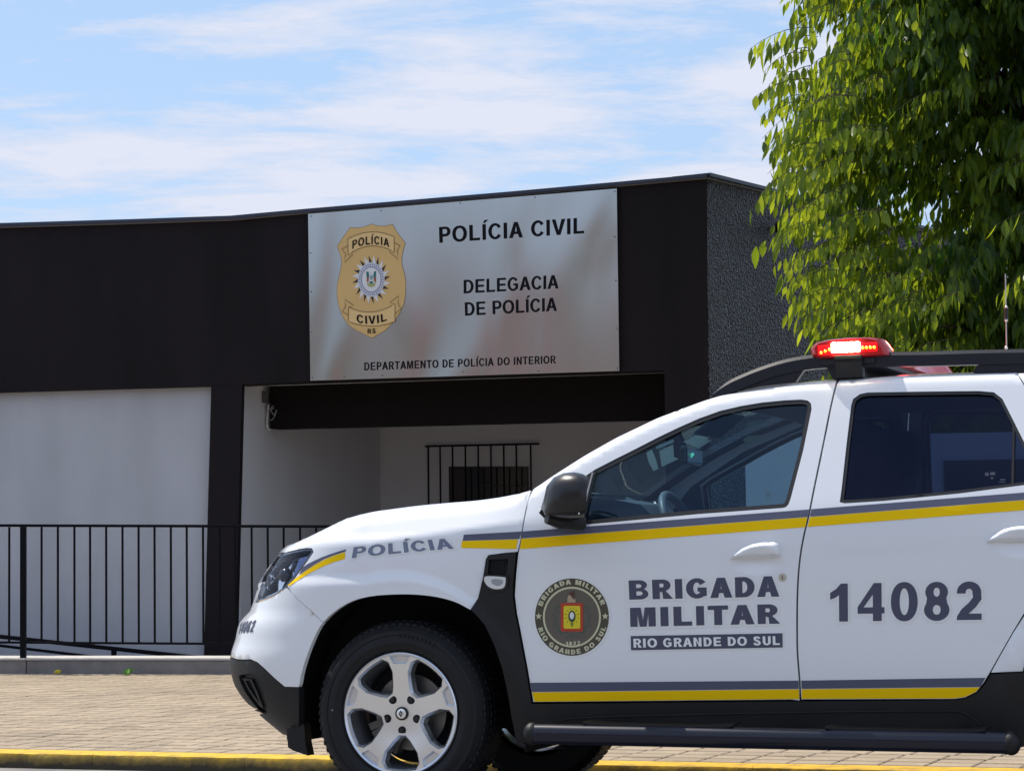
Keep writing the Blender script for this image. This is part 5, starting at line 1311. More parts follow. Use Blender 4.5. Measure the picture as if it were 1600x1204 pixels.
def side_seg(name, s0, s1, z0, z1, m_, th=0.25, out=0.0):
    a, b_ = cr+dr_*s0+nr_*out, cr+dr_*s1+nr_*out; return quadwall(name, a, b_, z0, z1, -nr_*(th+out), m_)
side_seg('side_wall', 0.003, 5.2, fz, ztr-0.01, m)
side_seg('flashing', 0.0, 5.2, ztr+0.0, ztr+0.028, M_cap, 0.3, 0.045); side_seg('flashing_lip', 0.0, 5.2, ztr-0.016, ztr-0.001, M_cap2, 0.27, 0.015)
# roof deck closing the top
ra_, rb_ = A_(-900, 380), A_(1100, 300)
bm = bmesh.new(); prism(bm, [Vector((*(ra_+inn*0.25).xy, 2.9)), Vector((*(rb_+inn*0.25).xy, 2.9)), Vector((*(cr+dr_*5.1-nr_*0.2).xy, 2.9)), Vector((*(ra_+inn*9).xy, 2.9))], Vector((0, 0, 0.15))); world_child('roof', bm, mat('roof_sheet', (0.2, 0.2, 0.2), 0.7), st)
# small soot-dark wall lamp on the right wall
wl_ = empty('wall_lamp', (0, 0, 0)); q0 = RW(1206, 358); wl_.location = q0; props(wl_, 'small black floodlight on the textured side wall beside the tree', 'lamp')
bm = bmesh.new(); rr_ = Matrix.Rotation(th2, 3, 'Z'); add_box(bm, q0+nr_*0.09, (0.13, 0.06, 0.09), rr_, 0.008); world_child('lamp_body', bm, M_iron, wl_)
bm = bmesh.new(); add_box(bm, q0+nr_*0.10+Vector((0, 0, 0.055)), (0.16, 0.09, 0.012), rr_, 0.003); add_box(bm, q0+nr_*0.03, (0.03, 0.07, 0.03), rr_); world_child('lamp_hood', bm, mat('lamp_hood_grey', (0.3, 0.3, 0.3), 0.5), wl_)
# porch window with its iron grille
BK = VPlane(c1, R(17))
def bk(x, y, off=0.0): return BK.at(x, y, off)
wb = fz+0.35
win = empty('window'); win.parent = st; 
def st_child(name, bm, m, par):
    o = bm_obj(name, bm, m, None); o.parent = par; o.matrix_parent_inverse = Matrix.Translation(-st.location); return o
def bk_box(x0, y0, x1, y1, off, th, m, name, par, zlow=None):
    a, b_ = bk(x0, y0, off), bk(x1, y0, off); c_ = bk(x1, y1, off); d_ = bk(x0, y1, off)
    if zlow is not None: d_ = Vector((a.x, a.y, zlow)); c_ = Vector((b_.x, b_.y, zlow))
    bm = bmesh.new(); prism(bm, [a, b_, c_, d_], -BK.n*th); return st_child(name, bm, m, par)
M_wing = mat('window_glass_dark', (0.012, 0.010, 0.014), 0.12); M_wfr = mat('window_frame_dark', (0.035, 0.032, 0.036), 0.5)
bk_box(702, 729.5, 824, 727, 0.012, 0.02, M_wing, 'pane', win, wb)
bk_box(701, 728.5, 825, 730.6, 0.022, 0.03, M_wfr, 'frame', win)
for x0, x1 in ((701, 703.2), (726, 728), (750, 752.4), (822.8, 825)): bk_box(x0, 730, x1, 730, 0.020, 0.03, M_wfr, 'frame', win, wb)
bk_box(752, 757, 823, 759, 0.017, 0.02, M_wfr, 'frame', win)
bk_box(703.5, 731.5, 726, 731.2, 0.015, 0.01, mat('curtain_grey', (0.06, 0.055, 0.06), 0.8), 'pane', win, wb)
grl = empty('window_grille'); grl.parent = st
for x in (669, 687.5, 707, 727, 747, 767, 787, 806.5, 829):
    t_ = bk(x, 697-4.2*(x-665)/177, 0.10); bt_ = bk(x+2.2, 800, 0.10); bm = bmesh.new(); dd = (bt_-t_)
    add_tube(bm, [t_, Vector((t_.x, t_.y, wb-0.1))], 0.0085, 6); st_child('bar', bm, M_iron, grl)
a, b_ = bk(664.5, 697, 0.10), bk(842.5, 693, 0.10); bm = bmesh.new(); rt = Matrix.Rotation(-R(17), 3, 'Z'); add_tube(bm, [a, b_], 0.0095, 6); st_child('rail', bm, M_iron, grl)
# white cable conduit with a loop of wire at the beam end
cab = empty('cable_conduit', BP.at(418, 655, 0.03)); props(cab, 'thin white cable conduit with loose loops at the left end of the porch beam', 'cable')
M_cab = mat('cable_white', (0.55, 0.55, 0.56), 0.5)
bm = bmesh.new(); add_tube(bm, [BP.at(x, y, 0.03) for x, y in ((421.5, 631), (419.5, 633), (418.5, 645), (417.5, 660), (418, 668), (421, 671.5), (424, 671))], 0.0085, 8)
world_child('conduit', bm, M_cab, cab)
bm = bmesh.new(); add_tube(bm, [BP.at(x, y, 0.05) for x, y in catmull([(414, 643), (421, 641), (426, 634), (427, 638), (423, 640), (428, 648), (431, 643), (432, 640), (429, 650), (424, 656), (419, 655)], 4)], 0.0035, 5); world_child('wire', bm, mat('wire_grey', (0.3, 0.3, 0.3), 0.6), cab)
bm = bmesh.new(); add_tube(bm, [BP.at(x, y, 0.05) for x, y in catmull([(418, 607), (420, 612), (414, 616), (414, 624), (418, 628), (421, 631)], 4)], 0.012, 6); add_box(bm, BP.at(414.5, 620, 0.06), (0.05, 0.05, 0.09)); world_child('junction_box', bm, mat('junction_grey', (0.05, 0.045, 0.05), 0.6), cab)

# ---- annex seen through the car windows
_q = hit(1166, 760, (0, 16.4, 0), Vector((0, 1, 0))); AX = VPlane(_q, R(8))
ax = empty('annex', (AX.p0.x, AX.p0.y, 0)); props(ax, 'low light grey wall with a dark window seen through the car windows', 'building')
zt_ax = AX.at(1500, 676).z
def world_quad(name, plane, x0, x1, z0, z1, off, th, m, par):
    a, b_ = plane.at(x0, 800, off), plane.at(x1, 800, off); bm = bmesh.new(); prism(bm, [Vector((a.x, a.y, z0)), Vector((b_.x, b_.y, z0)), Vector((b_.x, b_.y, z1)), Vector((a.x, a.y, z1))], -plane.n*th); return world_child(name, bm, m, par)
world_quad('wall', AX, 1166, 2050, fz, zt_ax, 0, 0.2, mat('annex_paint', (0.55, 0.55, 0.56), 0.85), ax)
world_quad('window_pane', AX, 1480, 1640, 0.3, AX.at(1500, 719).z, 0.02, 0.05, M_wing, ax)
world_quad('window_frame', AX, 1476, 1480, 0.3, AX.at(1500, 718.5).z, 0.03, 0.05, M_wfr, ax)

# ================================================================ LOW WALL, RAILING, RAMP RAIL
lwz = RP.at(180, 1030.5).z; pz = KZ+0.03
lwall = empty('low_wall', (RP.p0.x, RP.p0.y, 0)); props(lwall, 'low grey concrete edging wall under the black railing', 'wall')
M_conc = mat('concrete_edge', (0.21, 0.20, 0.20), 0.9, bump=0.5, bscale=60, var=0.18, vscale=6)
for k in range(-3, 9):
    a = RP.pt(-4+k*2.0+0.004, 0, 0.04); b_ = RP.pt(-4+(k+1)*2.0-0.004, 0, 0.04)
    bm = bmesh.new(); prism(bm, [Vector((a.x, a.y, pz-0.08)), Vector((b_.x, b_.y, pz-0.08)), Vector((b_.x, b_.y, lwz)), Vector((a.x, a.y, lwz))], -RP.n*0.50)
    bmesh.ops.bevel(bm, geom=[e for e in bm.edges], offset=0.006, segments=1, affect='EDGES'); world_child('edging_block', bm, M_conc, lwall)
for k in range(-3, 9):
    a = RP.pt(-4+k*2.0+0.004, 0, 0.052); b_ = RP.pt(-4+(k+1)*2.0-0.004, 0, 0.052)
    bm = bmesh.new(); prism(bm, [Vector((a.x, a.y, lwz+0.001)), Vector((b_.x, b_.y, lwz+0.001)), Vector((b_.x, b_.y, lwz+0.014)), Vector((a.x, a.y, lwz+0.014))], -RP.n*0.52)
    world_child('coping', bm, mat('coping_cement', (0.55, 0.53, 0.50), 0.85, bump=0.2, bscale=80, var=0.1, vscale=5), lwall)
rl = empty('railing', (RP.p0.x, RP.p0.y, lwz)); props(rl, 'straight black iron railing with thin uprights on the low wall', 'railing')
def seg_box(name, p, q, w, h, m, par, up=Vector((0, 0, 1))):
    bm = bmesh.new(); d = (q-p); L = d.length; d.normalize(); s = d.cross(up).normalized(); u = s.cross(d)
    c = (p+q)/2; M3 = Matrix((d, s, u)).transposed(); add_box(bm, c, (L, w, h), M3, 0.002); return world_child(name, bm, m, par)
ry = lambda x, y, off=-0.04: RP.at(x, y, off)
seg_box('rail', ry(-320, 819.5), ry(640, 822.5), 0.03, 0.022, M_iron, rl)
seg_box('rail', ry(-320, 1001), ry(640, 1007), 0.02, 0.018, M_iron, rl)
for x in (36.5, -140, 560): 
    a = ry(x, 822); b_ = Vector((a.x, a.y, lwz-0.01)); seg_box('post', a, b_, 0.045, 0.045, M_iron, rl, Vector((1, 0, 0)))
x = 15-25.2*12
k = 0
while x < 640:
    if abs(x-36) > 14:
        a, b_ = ry(x+rng.uniform(-.5, .5), 823), ry(x+0.3+rng.uniform(-.7, .7), 1004); b_ = Vector((a.x, a.y, b_.z)); seg_box('upright', a, b_, 0.016, 0.016, M_iron, rl, Vector((1, 0, 0)))
    elif abs(x-36) < 14: pass
    x += 25.2+0.02*k*0; k += 1
R2 = RP.shift(0.85)
r2 = empty('ramp_handrail', (R2.p0.x, R2.p0.y, 0)); props(r2, 'pair of black handrail bars sloping down to the right behind the railing', 'handrail')
y2 = lambda x, y: R2.at(x, y)
seg_box('rail', y2(-300, 962), y2(330, 1029), 0.04, 0.032, M_iron, r2)
seg_box('rail', y2(-300, 972), y2(175, 1029), 0.03, 0.022, M_iron, r2)
a = y2(178, 1012); seg_box('post', a, Vector((a.x, a.y, fz)), 0.04, 0.04, M_iron, r2, Vector((1, 0, 0)))
# ramp slab behind the low wall
bm = bmesh.new()
a0, a1_ = RP.at(-600, 900, -0.52), RP.at(330, 900, -0.52)
pts = [Vector((a0.x, a0.y, fz)), Vector((a1_.x, a1_.y, fz)), Vector((a0.x, a0.y, fz+0.10))]
prism(bm, pts, -RP.n*0.72); o = bm_obj('ramp', bm, M_conc); props(o, kind='structure')

# ================================================================ THE SIGN
sg = empty('station_sign', A_(725, 450, 0.05)); props(sg, 'brushed steel POLÍCIA CIVIL sign with a gold shield on the dark parapet', 'sign')
m = mat('brushed_steel', (0.52, 0.51, 0.49), 0.18, metal=1.0)
N = m.node_tree; b = N.nodes['Principled BSDF']; g = N.nodes.new('ShaderNodeNewGeometry')
mp = N.nodes.new('ShaderNodeMapping'); N.links.new(g.outputs['Position'], mp.inputs[0]); mp.inputs['Scale'].default_value = (1, 1, 0.32)
n_ = N.nodes.new('ShaderNodeTexNoise'); n_.inputs['Scale'].default_value = 1.5; n_.inputs['Detail'].default_value = 1.0; n_.inputs['Distortion'].default_value = 0.6; N.links.new(mp.outputs[0], n_.inputs['Vector'])
bp = N.nodes.new('ShaderNodeBump'); bp.inputs['Strength'].default_value = 1.0; bp.inputs['Distance'].default_value = 0.038; N.links.new(n_.outputs[0], bp.inputs['Height'])
mp2 = N.nodes.new('ShaderNodeMapping'); N.links.new(g.outputs['Position'], mp2.inputs[0]); mp2.inputs['Scale'].default_value = (1, 1, 90)
n2_ = N.nodes.new('ShaderNodeTexNoise'); n2_.inputs['Scale'].default_value = 4; n2_.inputs['Detail'].default_value = 4; N.links.new(mp2.outputs[0], n2_.inputs['Vector'])
bp2 = N.nodes.new('ShaderNodeBump'); bp2.inputs['Strength'].default_value = 0.05; bp2.inputs['Distance'].default_value = 0.002; N.links.new(n2_.outputs[0], bp2.inputs['Height']); N.links.new(bp.outputs[0], bp2.inputs['Normal'])
N.links.new(bp2.outputs[0], b.inputs['Normal'])
def sc7(x, y): return (470+x/3.137, 290+y/3.137)
def SG(x, y, off): return A_(x, y, 0.05+off)
bm = bmesh.new(); prism(bm, [SG(481.4, 334.3, 0), SG(963.6, 294.6, 0), SG(967.6, 579.3, 0), SG(485, 594.6, 0)], -FP.n*0.03); world_child('plate', bm, m, sg)
def sg_lay(name, polys, m_, lvl, holes=(), dens=6, mapf=None):
    bag = [[], []]
    mapf = mapf or (lambda x, y: (x, y))
    for p in polys:
        pp = densify([mapf(*q) for q in p], dens); A, T = tri_region(pp, [densify([mapf(*q) for q in h_], dens) for h_ in holes], 0)
        s = len(bag[0]); bag[0].extend(SG(x, y, 0.002+0.0015*lvl) for x, y in A); bag[1].extend(tuple(s+i for i in f) for f in T)
    o = mesh_obj(name, bag[0], bag[1], m_); o.parent = sg; o.matrix_parent_inverse = Matrix.Translation(-sg.location); return o
M_sblack = mat('sign_black', (0.004, 0.004, 0.008), 0.6, spec=0.15)
def sg_text(name, items, m_, t, lvl=1, track=0.02):
    for it in items: sg_text1(name, [it], m_, t, lvl, track)
def sg_text1(name, items, m_, t, lvl=1, track=0.02):
    bag = [[], []]
    for txt, Q in items: add_text(bag, txt, Q, lambda x, y: SG(x, y, 0.002+0.0015*lvl), t, 0, track, 0)
    o = mesh_obj(name, bag[0], bag[1], m_); o.parent = sg; o.matrix_parent_inverse = Matrix.Translation(-sg.location); return o
def q7(*p): return quad(*[sc7(*a) for a in p])
sg_text('lettering', [('POLÍCIA CIVIL', q7((677, 203), (1388, 156), (1388, 233), (679, 280)))], M_sblack, 0.185, track=0.04)
sg_text('lettering', [('DELEGACIA', q7((798, 462), (1263, 437), (1263, 503), (798, 528))), ('DE POLÍCIA', q7((803, 572), (1255, 548), (1255, 613), (805, 637)))], M_sblack, 0.18)
sg_text('lettering', [('DEPARTAMENTO DE POLÍCIA DO INTERIOR', q7((311, 866), (1250, 832), (1250, 870), (311, 905)))], M_sblack, 0.18, track=0.06)
def s6(x, y): return (500+x/6.02, 340+y/6.02)
shield = [(285, 95), (360, 100), (430, 85), (485, 62), (540, 80), (610, 82), (680, 65), (705, 110), (745, 170), (800, 240), (780, 310), (765, 380), (770, 450), (790, 520), (803, 600), (803, 700), (790, 800), (750, 890), (690, 980), (610, 1060), (540, 1100), (487, 1130), (430, 1100), (340, 1055), (270, 1010), (210, 920), (175, 820), (162, 720), (165, 620), (190, 520), (205, 440), (200, 370), (180, 310), (163, 270), (210, 200), (245, 150)]
M_gold = mat('gold_print', (0.70, 0.46, 0.175), 0.5, var=0.04, vscale=3); M_gold2 = mat('gold_ribbon', (0.80, 0.55, 0.24), 0.5); M_brown = mat('brown_line', (0.16, 0.09, 0.02), 0.5)
sg_lay('shield_border', [offs(shield, 5)], mat('shield_edge', (0.30, 0.20, 0.10), 0.5), 0, mapf=s6); sg_lay('shield', [shield], M_gold, 1, mapf=s6)
def arcp(p0, pm, p1, n=12):
    out = []
    cx, cy = 2*pm[0]-(p0[0]+p1[0])/2, 2*pm[1]-(p0[1]+p1[1])/2
    for k in range(n+1): t = k/n; out.append(((1-t)**2*p0[0]+2*t*(1-t)*cx+t*t*p1[0], (1-t)**2*p0[1]+2*t*(1-t)*cy+t*t*p1[1]))
    return out
rib1 = arcp((262, 200), (480, 135), (697, 180))+arcp((697, 325), (480, 265), (265, 350)); rib2 = arcp((270, 840), (487, 887), (705, 810))+arcp((705, 975), (487, 1020), (265, 975))
sg_lay('ribbon', [rib1], M_gold2, 2, mapf=s6); sg_lay('ribbon', [rib2], M_gold2, 2, mapf=s6)
lines = [rib1+[rib1[0]], rib2+[rib2[0]], [(262, 265), (205, 295), (240, 340), (232, 420), (310, 345), (265, 350)], [(697, 235), (752, 262), (728, 310), (733, 390), (650, 320), (697, 325)], [(270, 915), (210, 885), (240, 830), (232, 765), (315, 825), (270, 845)], [(705, 905), (762, 855), (735, 810), (738, 735), (655, 800), (705, 815)]]
sg_lay('ribbon_outline', [stroke(l, 6) for l in lines], M_brown, 3, mapf=s6)
def qs(a, b, c, d, bend=0): return quad(s6(*a), s6(*b), s6(*c), s6(*d), bend)
sg_text('shield_lettering', [('POLÍCIA', qs((305, 218), (650, 203), (652, 278), (303, 295), 6)), ('CIVIL', qs((343, 905), (622, 893), (628, 966), (345, 982), -4)), ('RS', qs((447, 1046), (522, 1042), (524, 1086), (447, 1090)))], M_sblack, 0.19, 4, 0.08)
def e6(r, t, sx=180, sy=232): return (482+r*sx*math.cos(t), 582-r*sy*math.sin(t))
wt, bt2 = [], []
for k in range(12):
    t = 2*PI*k/12+R(8)
    bt2.append([e6(0.70, t-R(11)), e6(1.0, t+R(2)), e6(0.70, t+R(2))]); wt.append([e6(0.66, t), e6(1.0, t+R(2)), e6(0.68, t+R(18))])
for k in range(12):
    t = 2*PI*k/12+R(8)
    bt2[k] = [e6(0.66, t-R(13)), e6(1.0, t), e6(0.66, t+R(1))]; wt[k] = [e6(0.66, t-R(2)), e6(1.0, t+R(14)), e6(0.66, t+R(18))]
ell6 = lambda r, n=40: [e6(r, 2*PI*k/n) for k in range(n)]
M_blue = mat('blue_print', (0.10, 0.13, 0.30), 0.5)
sg_lay('sun_rays_white', wt, M_whitep, 3, mapf=s6); sg_lay('sun_rays_black', bt2, M_blackp, 2, mapf=s6)
sg_lay('badge_ring', [ell6(0.70)], mat('badge_white', (0.62, 0.63, 0.70), 0.5), 4, mapf=s6); 
sg_lay('badge_line', [ell6(0.53)], M_blue, 5, holes=[ell6(0.505)], mapf=s6); sg_lay('badge_field', [ell6(0.48)], M_whitep, 5, mapf=s6)
dots = [[e6(r_, t+d_) for r_, d_ in ((0.57, -0.045), (0.57, 0.045), (0.65, 0.045), (0.65, -0.045))] for t in [2*PI*k/34 for k in range(34)] for _ in (0,)]
sg_lay('badge_print', dots, mat('badge_bluegrey', (0.28, 0.31, 0.45), 0.5), 5, mapf=s6)
sg_lay('flag_green', [[(434, 505), (458, 510), (462, 560), (440, 575)], [(506, 510), (528, 500), (525, 575), (502, 560)], [(462, 600), (502, 600), (495, 622), (470, 622)]], mat('teal_print', (0.02, 0.16, 0.15), 0.5), 6, mapf=s6)
sg_lay('flag_red', [[(440, 560), (458, 560), (456, 600), (440, 605)], [(508, 560), (526, 560), (526, 605), (508, 600)]], mat('brick_print', (0.35, 0.08, 0.05), 0.5), 7, mapf=s6)
sg_lay('flag_yellow', [[(440, 605), (470, 622), (495, 622), (526, 605), (515, 640), (480, 655), (448, 640)]], mat('olive_yellow', (0.40, 0.42, 0.15), 0.5), 7, mapf=s6)
sg_lay('flag_shield', [[(466, 535), (498, 535), (500, 575), (482, 595), (464, 575)]], mat('pale_blue', (0.45, 0.55, 0.62), 0.5), 8, mapf=s6)
sg_lay('flag_mark', [[(476, 552), (488, 552), (488, 575), (476, 575)]], mat('slate_print', (0.12, 0.2, 0.25), 0.5), 9, mapf=s6)
for (x, y) in [(52, 150), (395, 122), (782, 86), (1148, 57), (1540, 28), (48, 330), (52, 520), (54, 715), (58, 940), (213, 935), (400, 930), (795, 912), (1165, 908), (1553, 895), (1545, 465), (1540, 250), (1552, 700)]:
    q = SG(*sc7(x, y), 0.0); bm = bmesh.new(); bmesh.ops.create_uvsphere(bm, u_segments=8, v_segments=5, radius=0.0065, matrix=Matrix.Translation(q)@Matrix.Diagonal((1, 0.5, 1, 1))); world_child('rivet', bm, mat('rivet_steel', (0.10, 0.10, 0.10), 0.4, metal=0.7), sg)

# ---- unseen building and red panel, added for the steel sign and paint to mirror
ob = empty('added_opposite_building', (-22, -12, 0)); props(ob, 'plain beige two storey building with a red panel, unseen, added across the street for the sign to mirror', 'building')
M_ob = mat('render_beige', (0.27, 0.235, 0.19), 0.9, var=0.1, vscale=0.5)
obx = VPlane((-22, -12, 0), R(8))
def ob_box(name, a0, a1, z0, z1, off, th, m):
    p, q = obx.pt(a0, 0, off), obx.pt(a1, 0, off); bm = bmesh.new(); prism(bm, [Vector((p.x, p.y, z0)), Vector((q.x, q.y, z0)), Vector((q.x, q.y, z1)), Vector((p.x, p.y, z1))], obx.n*th); world_child(name, bm, m, ob)
ob_box('wall', -26, 20, 0, 7.6, 0, 8, M_ob)
M_obw = mat('added_building_window', (0.05, 0.05, 0.06), 0.1)
for k in range(9):
    ob_box('window', -24+k*4.8, -22.2+k*4.8, 1.0, 2.4, -0.02, 0.05, M_obw)
    if k != 5: ob_box('window', -24+k*4.8, -22.2+k*4.8, 4.2, 5.5, -0.02, 0.05, M_obw)
cpx = A_(835, 470); dd_ = (cpx-EYE).normalized(); rf_ = dd_-FP.n*2*dd_.dot(FP.n); tt_ = (obx.p0-cpx).dot(obx.n)/rf_.dot(obx.n); hh_ = cpx+rf_*tt_
ac_ = (hh_-obx.p0).dot(obx.d); print('mirror spot', hh_, ac_)
ob_box('red_reflection_panel', ac_-0.8, ac_+0.8, 2.2, 6.9, -0.12, 0.1, mat('reflection_red', (0.42, 0.02, 0.025), 0.6))  # made-up red panel, set where the sign mirrors it as a red streak

# ================================================================ TREE
def leaf_mat(name, c, tr, k=0.5):
    m = bpy.data.materials.new(name); m.use_nodes = True; N = m.node_tree; N.nodes.clear()
    df = N.nodes.new('ShaderNodeBsdfPrincipled'); df.inputs['Roughness'].default_value = 0.42; df.inputs['Specular IOR Level'].default_value = 0.35
    tl_ = N.nodes.new('ShaderNodeBsdfTranslucent'); mx = N.nodes.new('ShaderNodeMixShader'); mx.inputs[0].default_value = k; o = N.nodes.new('ShaderNodeOutputMaterial')
    at = N.nodes.new('ShaderNodeAttribute'); at.attribute_name = 'tone'
    for col, dst in ((c, df.inputs['Base Color']), (tr, tl_.inputs[0])):
        r_ = N.nodes.new('ShaderNodeValToRGB'); N.links.new(at.outputs['Fac'], r_.inputs[0])
        r_.color_ramp.elements[0].color = (*col[0], 1); r_.color_ramp.elements[1].color = (*col[1], 1); N.links.new(r_.outputs[0], dst)
    N.links.new(df.outputs[0], mx.inputs[1]); N.links.new(tl_.outputs[0], mx.inputs[2]); N.links.new(mx.outputs[0], o.inputs[0]); return m
M_leaf = leaf_mat('leaf', ((0.008, 0.028, 0.008), (0.070, 0.145, 0.014)), ((0.025, 0.16, 0.010), (0.62, 0.70, 0.03)), 0.5)
TY = 17.6
tb = Vector((3.75, TY+0.8, KZ))
tree = empty('street_tree', tb); props(tree, 'leafy tree with long drooping yellow green leaves right of the station', 'tree')
M_bark = mat('bark', (0.06, 0.048, 0.036), 0.95, bump=0.8, bscale=25, var=0.3, vscale=8)
bm = bmesh.new(); add_tube(bm, [tb, tb+Vector((0.05, 0, 0.7)), tb+Vector((-0.02, 0.05, 1.5)), tb+Vector((0.06, 0.05, 2.5)), tb+Vector((0.0, 0.1, 4.0)), tb+Vector((0.1, 0.1, 6.5))], [0.17, 0.14, 0.125, 0.11, 0.08, 0.03], 14); world_child('trunk', bm, M_bark, tree, True)
rg_ = random.Random(5)
# crown envelope: left outline traced, then a rounded volume
env = [(0, 1238), (30, 1228), (60, 1200), (100, 1193), (150, 1196), (200, 1206), (250, 1212), (280, 1196), (300, 1208), (350, 1216), (400, 1220), (440, 1236), (480, 1256), (505, 1276), (530, 1300), (560, 1330)]
def env_x(y): return lerp_tab(env, y)
def crown_r(z):    # radius of the crown from the trunk axis by height, from the traced outline
    y = project((2.6, TY, z))[1]
    x = env_x(min(max(y, 0), 560)) if y > 0 else 1238+(-y)*0.05
    X = (x-800)/F0*TY
    return max(0.3, (tb.x-X)-0.11)
twigs = []; LV = []
def leaf_geo(base, d, L, w, roll, curl):
    """a pointed drooping leaf: 6-8 triangles along direction d"""
    d = d.normalized(); a = d.cross(Vector((math.cos(roll), math.sin(roll), 0.0))); a.normalize(); n = a.cross(d)
    pr = [(0.0, 0.04), (0.12, 0.45), (0.35, 1.0), (0.62, 0.85), (0.85, 0.35), (1.0, 0.0)]
    v = []; f = []
    for t, ww in pr:
        c = base+d*L*t+n*curl*L*(t*t)
        if ww == 0: v.append(c)
        else: v += [c-a*w*ww/2+n*w*0.12*ww, c-n*w*0.05*ww, c+a*w*ww/2+n*w*0.12*ww]
    for i in range(4):
        s = i*3; f += [(s, s+1, s+4, s+3), (s+1, s+2, s+5, s+4)]
    f += [(12, 13, 15), (13, 14, 15)]
    return v, f
def cluster(c, out, dens=1.0, tone=0.5, size=1.0):
    """a twig running outwards with leaves hanging from it in pairs"""
    size *= rg_.uniform(0.72, 1.12); L = rg_.uniform(0.30, 0.55)*size
    d = (out+Vector((rg_.uniform(-.3, .3), rg_.uniform(-.3, .3), rg_.uniform(-.35, .05)))).normalized()
    p0 = c-d*L*0.5; p1 = c+Vector((0, 0, 0.03)); p2 = c+d*L*0.5+Vector((0, 0, -0.13))
    twigs.append((p0, p1, p2)); n = int(rg_.randint(9, 14)*dens)
    for i in range(n):
        t = (i+0.5)/n; p = p0*(1-t)**2+p1*2*t*(1-t)+p2*t*t
        side = d.cross(Vector((0, 0, 1))).normalized()*(1 if i % 2 else -1)
        ld = Vector((0, 0, -1))+side*rg_.uniform(0.02, 0.34)+d*rg_.uniform(-0.05, 0.40)+Vector((rg_.uniform(-.24, .24), rg_.uniform(-.24, .24), 0))
        LV.append((p+side*0.015, ld, rg_.uniform(0.085, 0.165)*size, rg_.uniform(0.030, 0.056)*size, rg_.uniform(0, PI), rg_.uniform(-.25, .25), min(1, max(0, tone+rg_.uniform(-.25, .25)))))
zlo, zhi = 1.72, 7.0
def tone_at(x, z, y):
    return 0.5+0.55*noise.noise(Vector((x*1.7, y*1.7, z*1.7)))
nclu = 0
for k in range(10500):
    z = rg_.uniform(zlo, zhi); ang = rg_.uniform(0, 2*PI); rmax = crown_r(z) if z < 5.2 else crown_r(5.2)*(1-0.35*(z-5.2)/1.8)
    lump = 0.86+0.34*noise.noise(Vector((math.cos(ang)*2.2, math.sin(ang)*2.2, z*1.9)))
    u = rg_.random()**0.42
    r = rmax*u*min(1.0, lump)
    
    o_ = Vector((math.cos(ang), math.sin(ang), 0)); c = tb+o_*r; c.z = z
    hole = noise.noise(Vector((c.x*1.35+7, c.y*1.35, c.z*1.35)))
    if hole < -0.10 and u > 0.40: continue
    if c.y > tb.y+1.2 and rg_.random() < 0.5: continue
    tn = tone_at(c.x, c.z, c.y)+0.15*(u-0.6)  # leaf tone darkens inwards, crown shade put into the colour
    cluster(c, o_, 1.0, tn); nclu += 1
# explicit sprays along the traced outline so that the edge is ragged as in the photo
for (x, y, n_) in [(1200, 50, 3), (1206, 80, 3), (1198, 120, 4), (1204, 155, 3), (1214, 195, 3), (1222, 230, 3), (1216, 275, 4), (1196, 272, 2), (1224, 320, 4), (1212, 350, 3), (1228, 385, 4), (1238, 420, 4), (1250, 450, 3), (1268, 480, 3), (1288, 500, 3), (1232, 20, 2), (1250, 150, 4), (1270, 90, 4), (1270, 250, 4), (1260, 300, 4), (1280, 400, 4), (1300, 200, 3), (1320, 120, 3), (1310, 330, 4), (1340, 430, 4), (1380, 470, 4), (1440, 460, 3), (1420, 150, 3), (1560, 250, 3), (1580, 330, 3), (1500, 130, 2), (1590, 420, 3), (1395, 545, 3), (1430, 560, 3), (1360, 548, 2), (1500, 560, 2), (1560, 566, 2)]:
    for q in range(n_):
        yy = TY-0.9+rg_.uniform(-0.5, 0.7); cc = hit(x+22+rg_.uniform(-8, 18), y+rg_.uniform(-8, 8), (0, yy, 0), Vector((0, 1, 0)))
        cluster(cc, Vector((-0.9, -0.3, 0)), 1.0, 0.75 if x < 1330 else 0.6, 0.95)  # left sprays toned brighter, their sunlit look put into the leaf colour
print('clusters', nclu, 'leaves', len(LV))
LV.sort(key=lambda l: l[0].y if (1180 < project(l[0])[0] < 1600 and 0 < project(l[0])[1] < 560) else 99)
def build_leaves(name, LL, par, stuff=False):
    v, f, tn = [], [], []
    for (p, d, L, w, ro, cu, t) in LL:
        a, b_ = leaf_geo(p, d, L, w, ro, cu); s = len(v); v += a; f += [tuple(s+i for i in q) for q in b_]; tn += [t]*len(a)
    o = mesh_obj(name, v, f, M_leaf, None, True); at = o.data.attributes.new('tone', 'FLOAT', 'POINT'); at.data.foreach_set('value', tn)
    o.parent = par; o.matrix_parent_inverse = Matrix.Translation(-par.location)
    if stuff: o['kind'] = 'stuff'
    return o
for l in LV[:295]: build_leaves('leaf', [l], tree)
build_leaves('crown', LV[295:], tree, True)
bm = bmesh.new()
for i, (a, b_, c_) in enumerate(twigs):
    if i % 3 == 0 or i > nclu:
        pts_ = [a*(1-t)**2+b_*2*t*(1-t)+c_*t*t for t in (0, .2, .4, .6, .8, 1)]; add_tube(bm, pts_, [0.003, 0.0028, 0.0025, 0.002, 0.0016, 0.001], 4, cap=False)
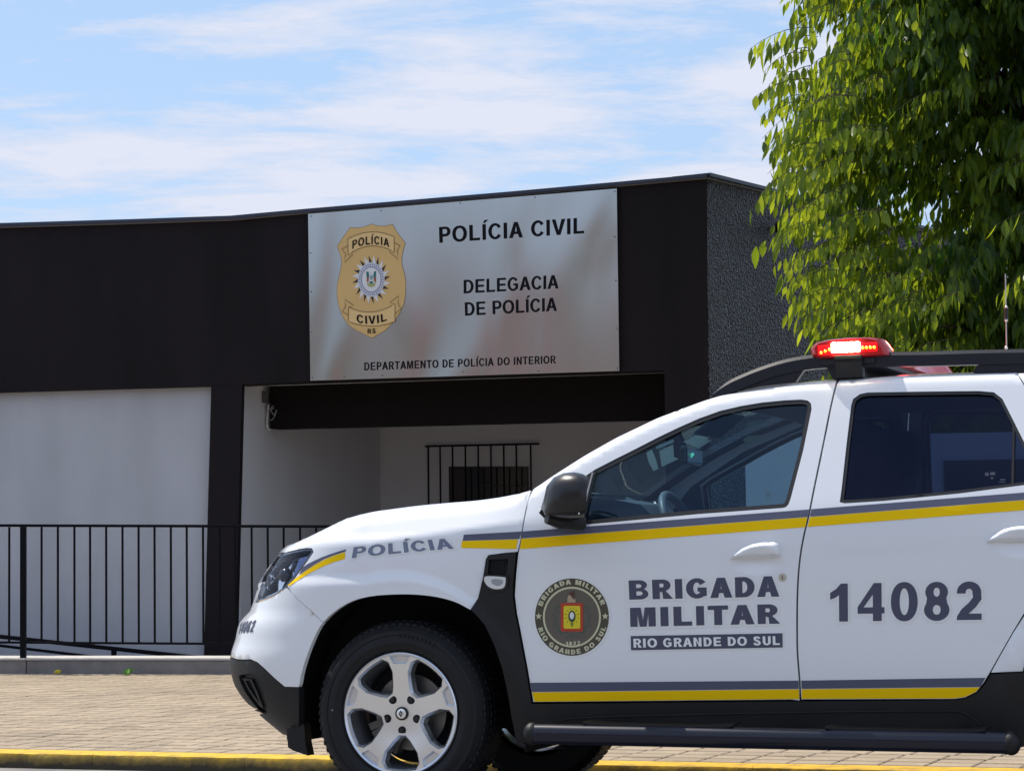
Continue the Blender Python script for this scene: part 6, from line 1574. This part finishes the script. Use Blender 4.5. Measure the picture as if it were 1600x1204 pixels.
for k in range(34):
    z = rg_.uniform(1.9, 6.0); ang = rg_.uniform(0, 2*PI); r = crown_r(min(z+0.4, 5.2))*0.8
    p = tb+Vector((0, 0, z-0.5)); q = tb+Vector((math.cos(ang)*r*0.5, math.sin(ang)*r*0.5, z)); e_ = tb+Vector((math.cos(ang)*r, math.sin(ang)*r, z-0.05))
    q += Vector((0, 0, 0.1)); add_tube(bm, [p*(1-t)**2+q*2*t*(1-t)+e_*t*t for t in (0, .17, .34, .5, .67, .84, 1)], [0.030, 0.026, 0.022, 0.017, 0.013, 0.009, 0.005], 6, cap=False)
tw = world_child('branches', bm, mat('twig_bark', (0.03, 0.026, 0.014), 0.9), tree); tw['kind'] = 'stuff'

# ================================================================ SMALL THINGS ON THE GROUND
def ground_leaf(name, px, py, z, s, col, label, rot, n=1):
    p = gz(px, py, z); v, f = [], []
    for k in range(n):
        a, b_ = leaf_geo(Vector((p.x+0.03*k, p.y-0.02*k, z+0.012)), Vector((math.cos(rot+k), math.sin(rot+k), 0.28)), s, s*0.5, rot+1.4, 0.2); q = len(v); v += a; f += [tuple(q+i for i in w) for w in b_]
    o = mesh_obj(name, v, f, mat(name+col[0], col[1], 0.5), None, True); props(o, label, 'leaf'); return o
ground_leaf('fallen_leaf', 191, 1053.5, KZ+0.03, 0.10, ('_green', (0.10, 0.24, 0.03)), 'curled green leaf lying against the foot of the low wall', 0.2, 3)
ground_leaf('fallen_leaf', 84, 1052.5, KZ+0.03, 0.06, ('_yellow', (0.62, 0.48, 0.02)), 'small yellow leaf lying against the foot of the low wall', 0.1, 2)
rzk = rz0+0.004
ground_leaf('fallen_leaf', 8, 1196, rzk, 0.035, ('_straw', (0.45, 0.38, 0.15)), 'straw coloured leaf in the gutter at the far left', 1.0)
ground_leaf('fallen_leaf', 207, 1201, rzk, 0.035, ('_pale', (0.5, 0.42, 0.26)), 'pale dry leaf in the gutter below the yellow kerb', 2.1)
ground_leaf('fallen_leaf', 227, 1202, rzk, 0.035, ('_fresh', (0.15, 0.35, 0.06)), 'small fresh green leaf in the gutter below the yellow kerb', 0.6, 2)
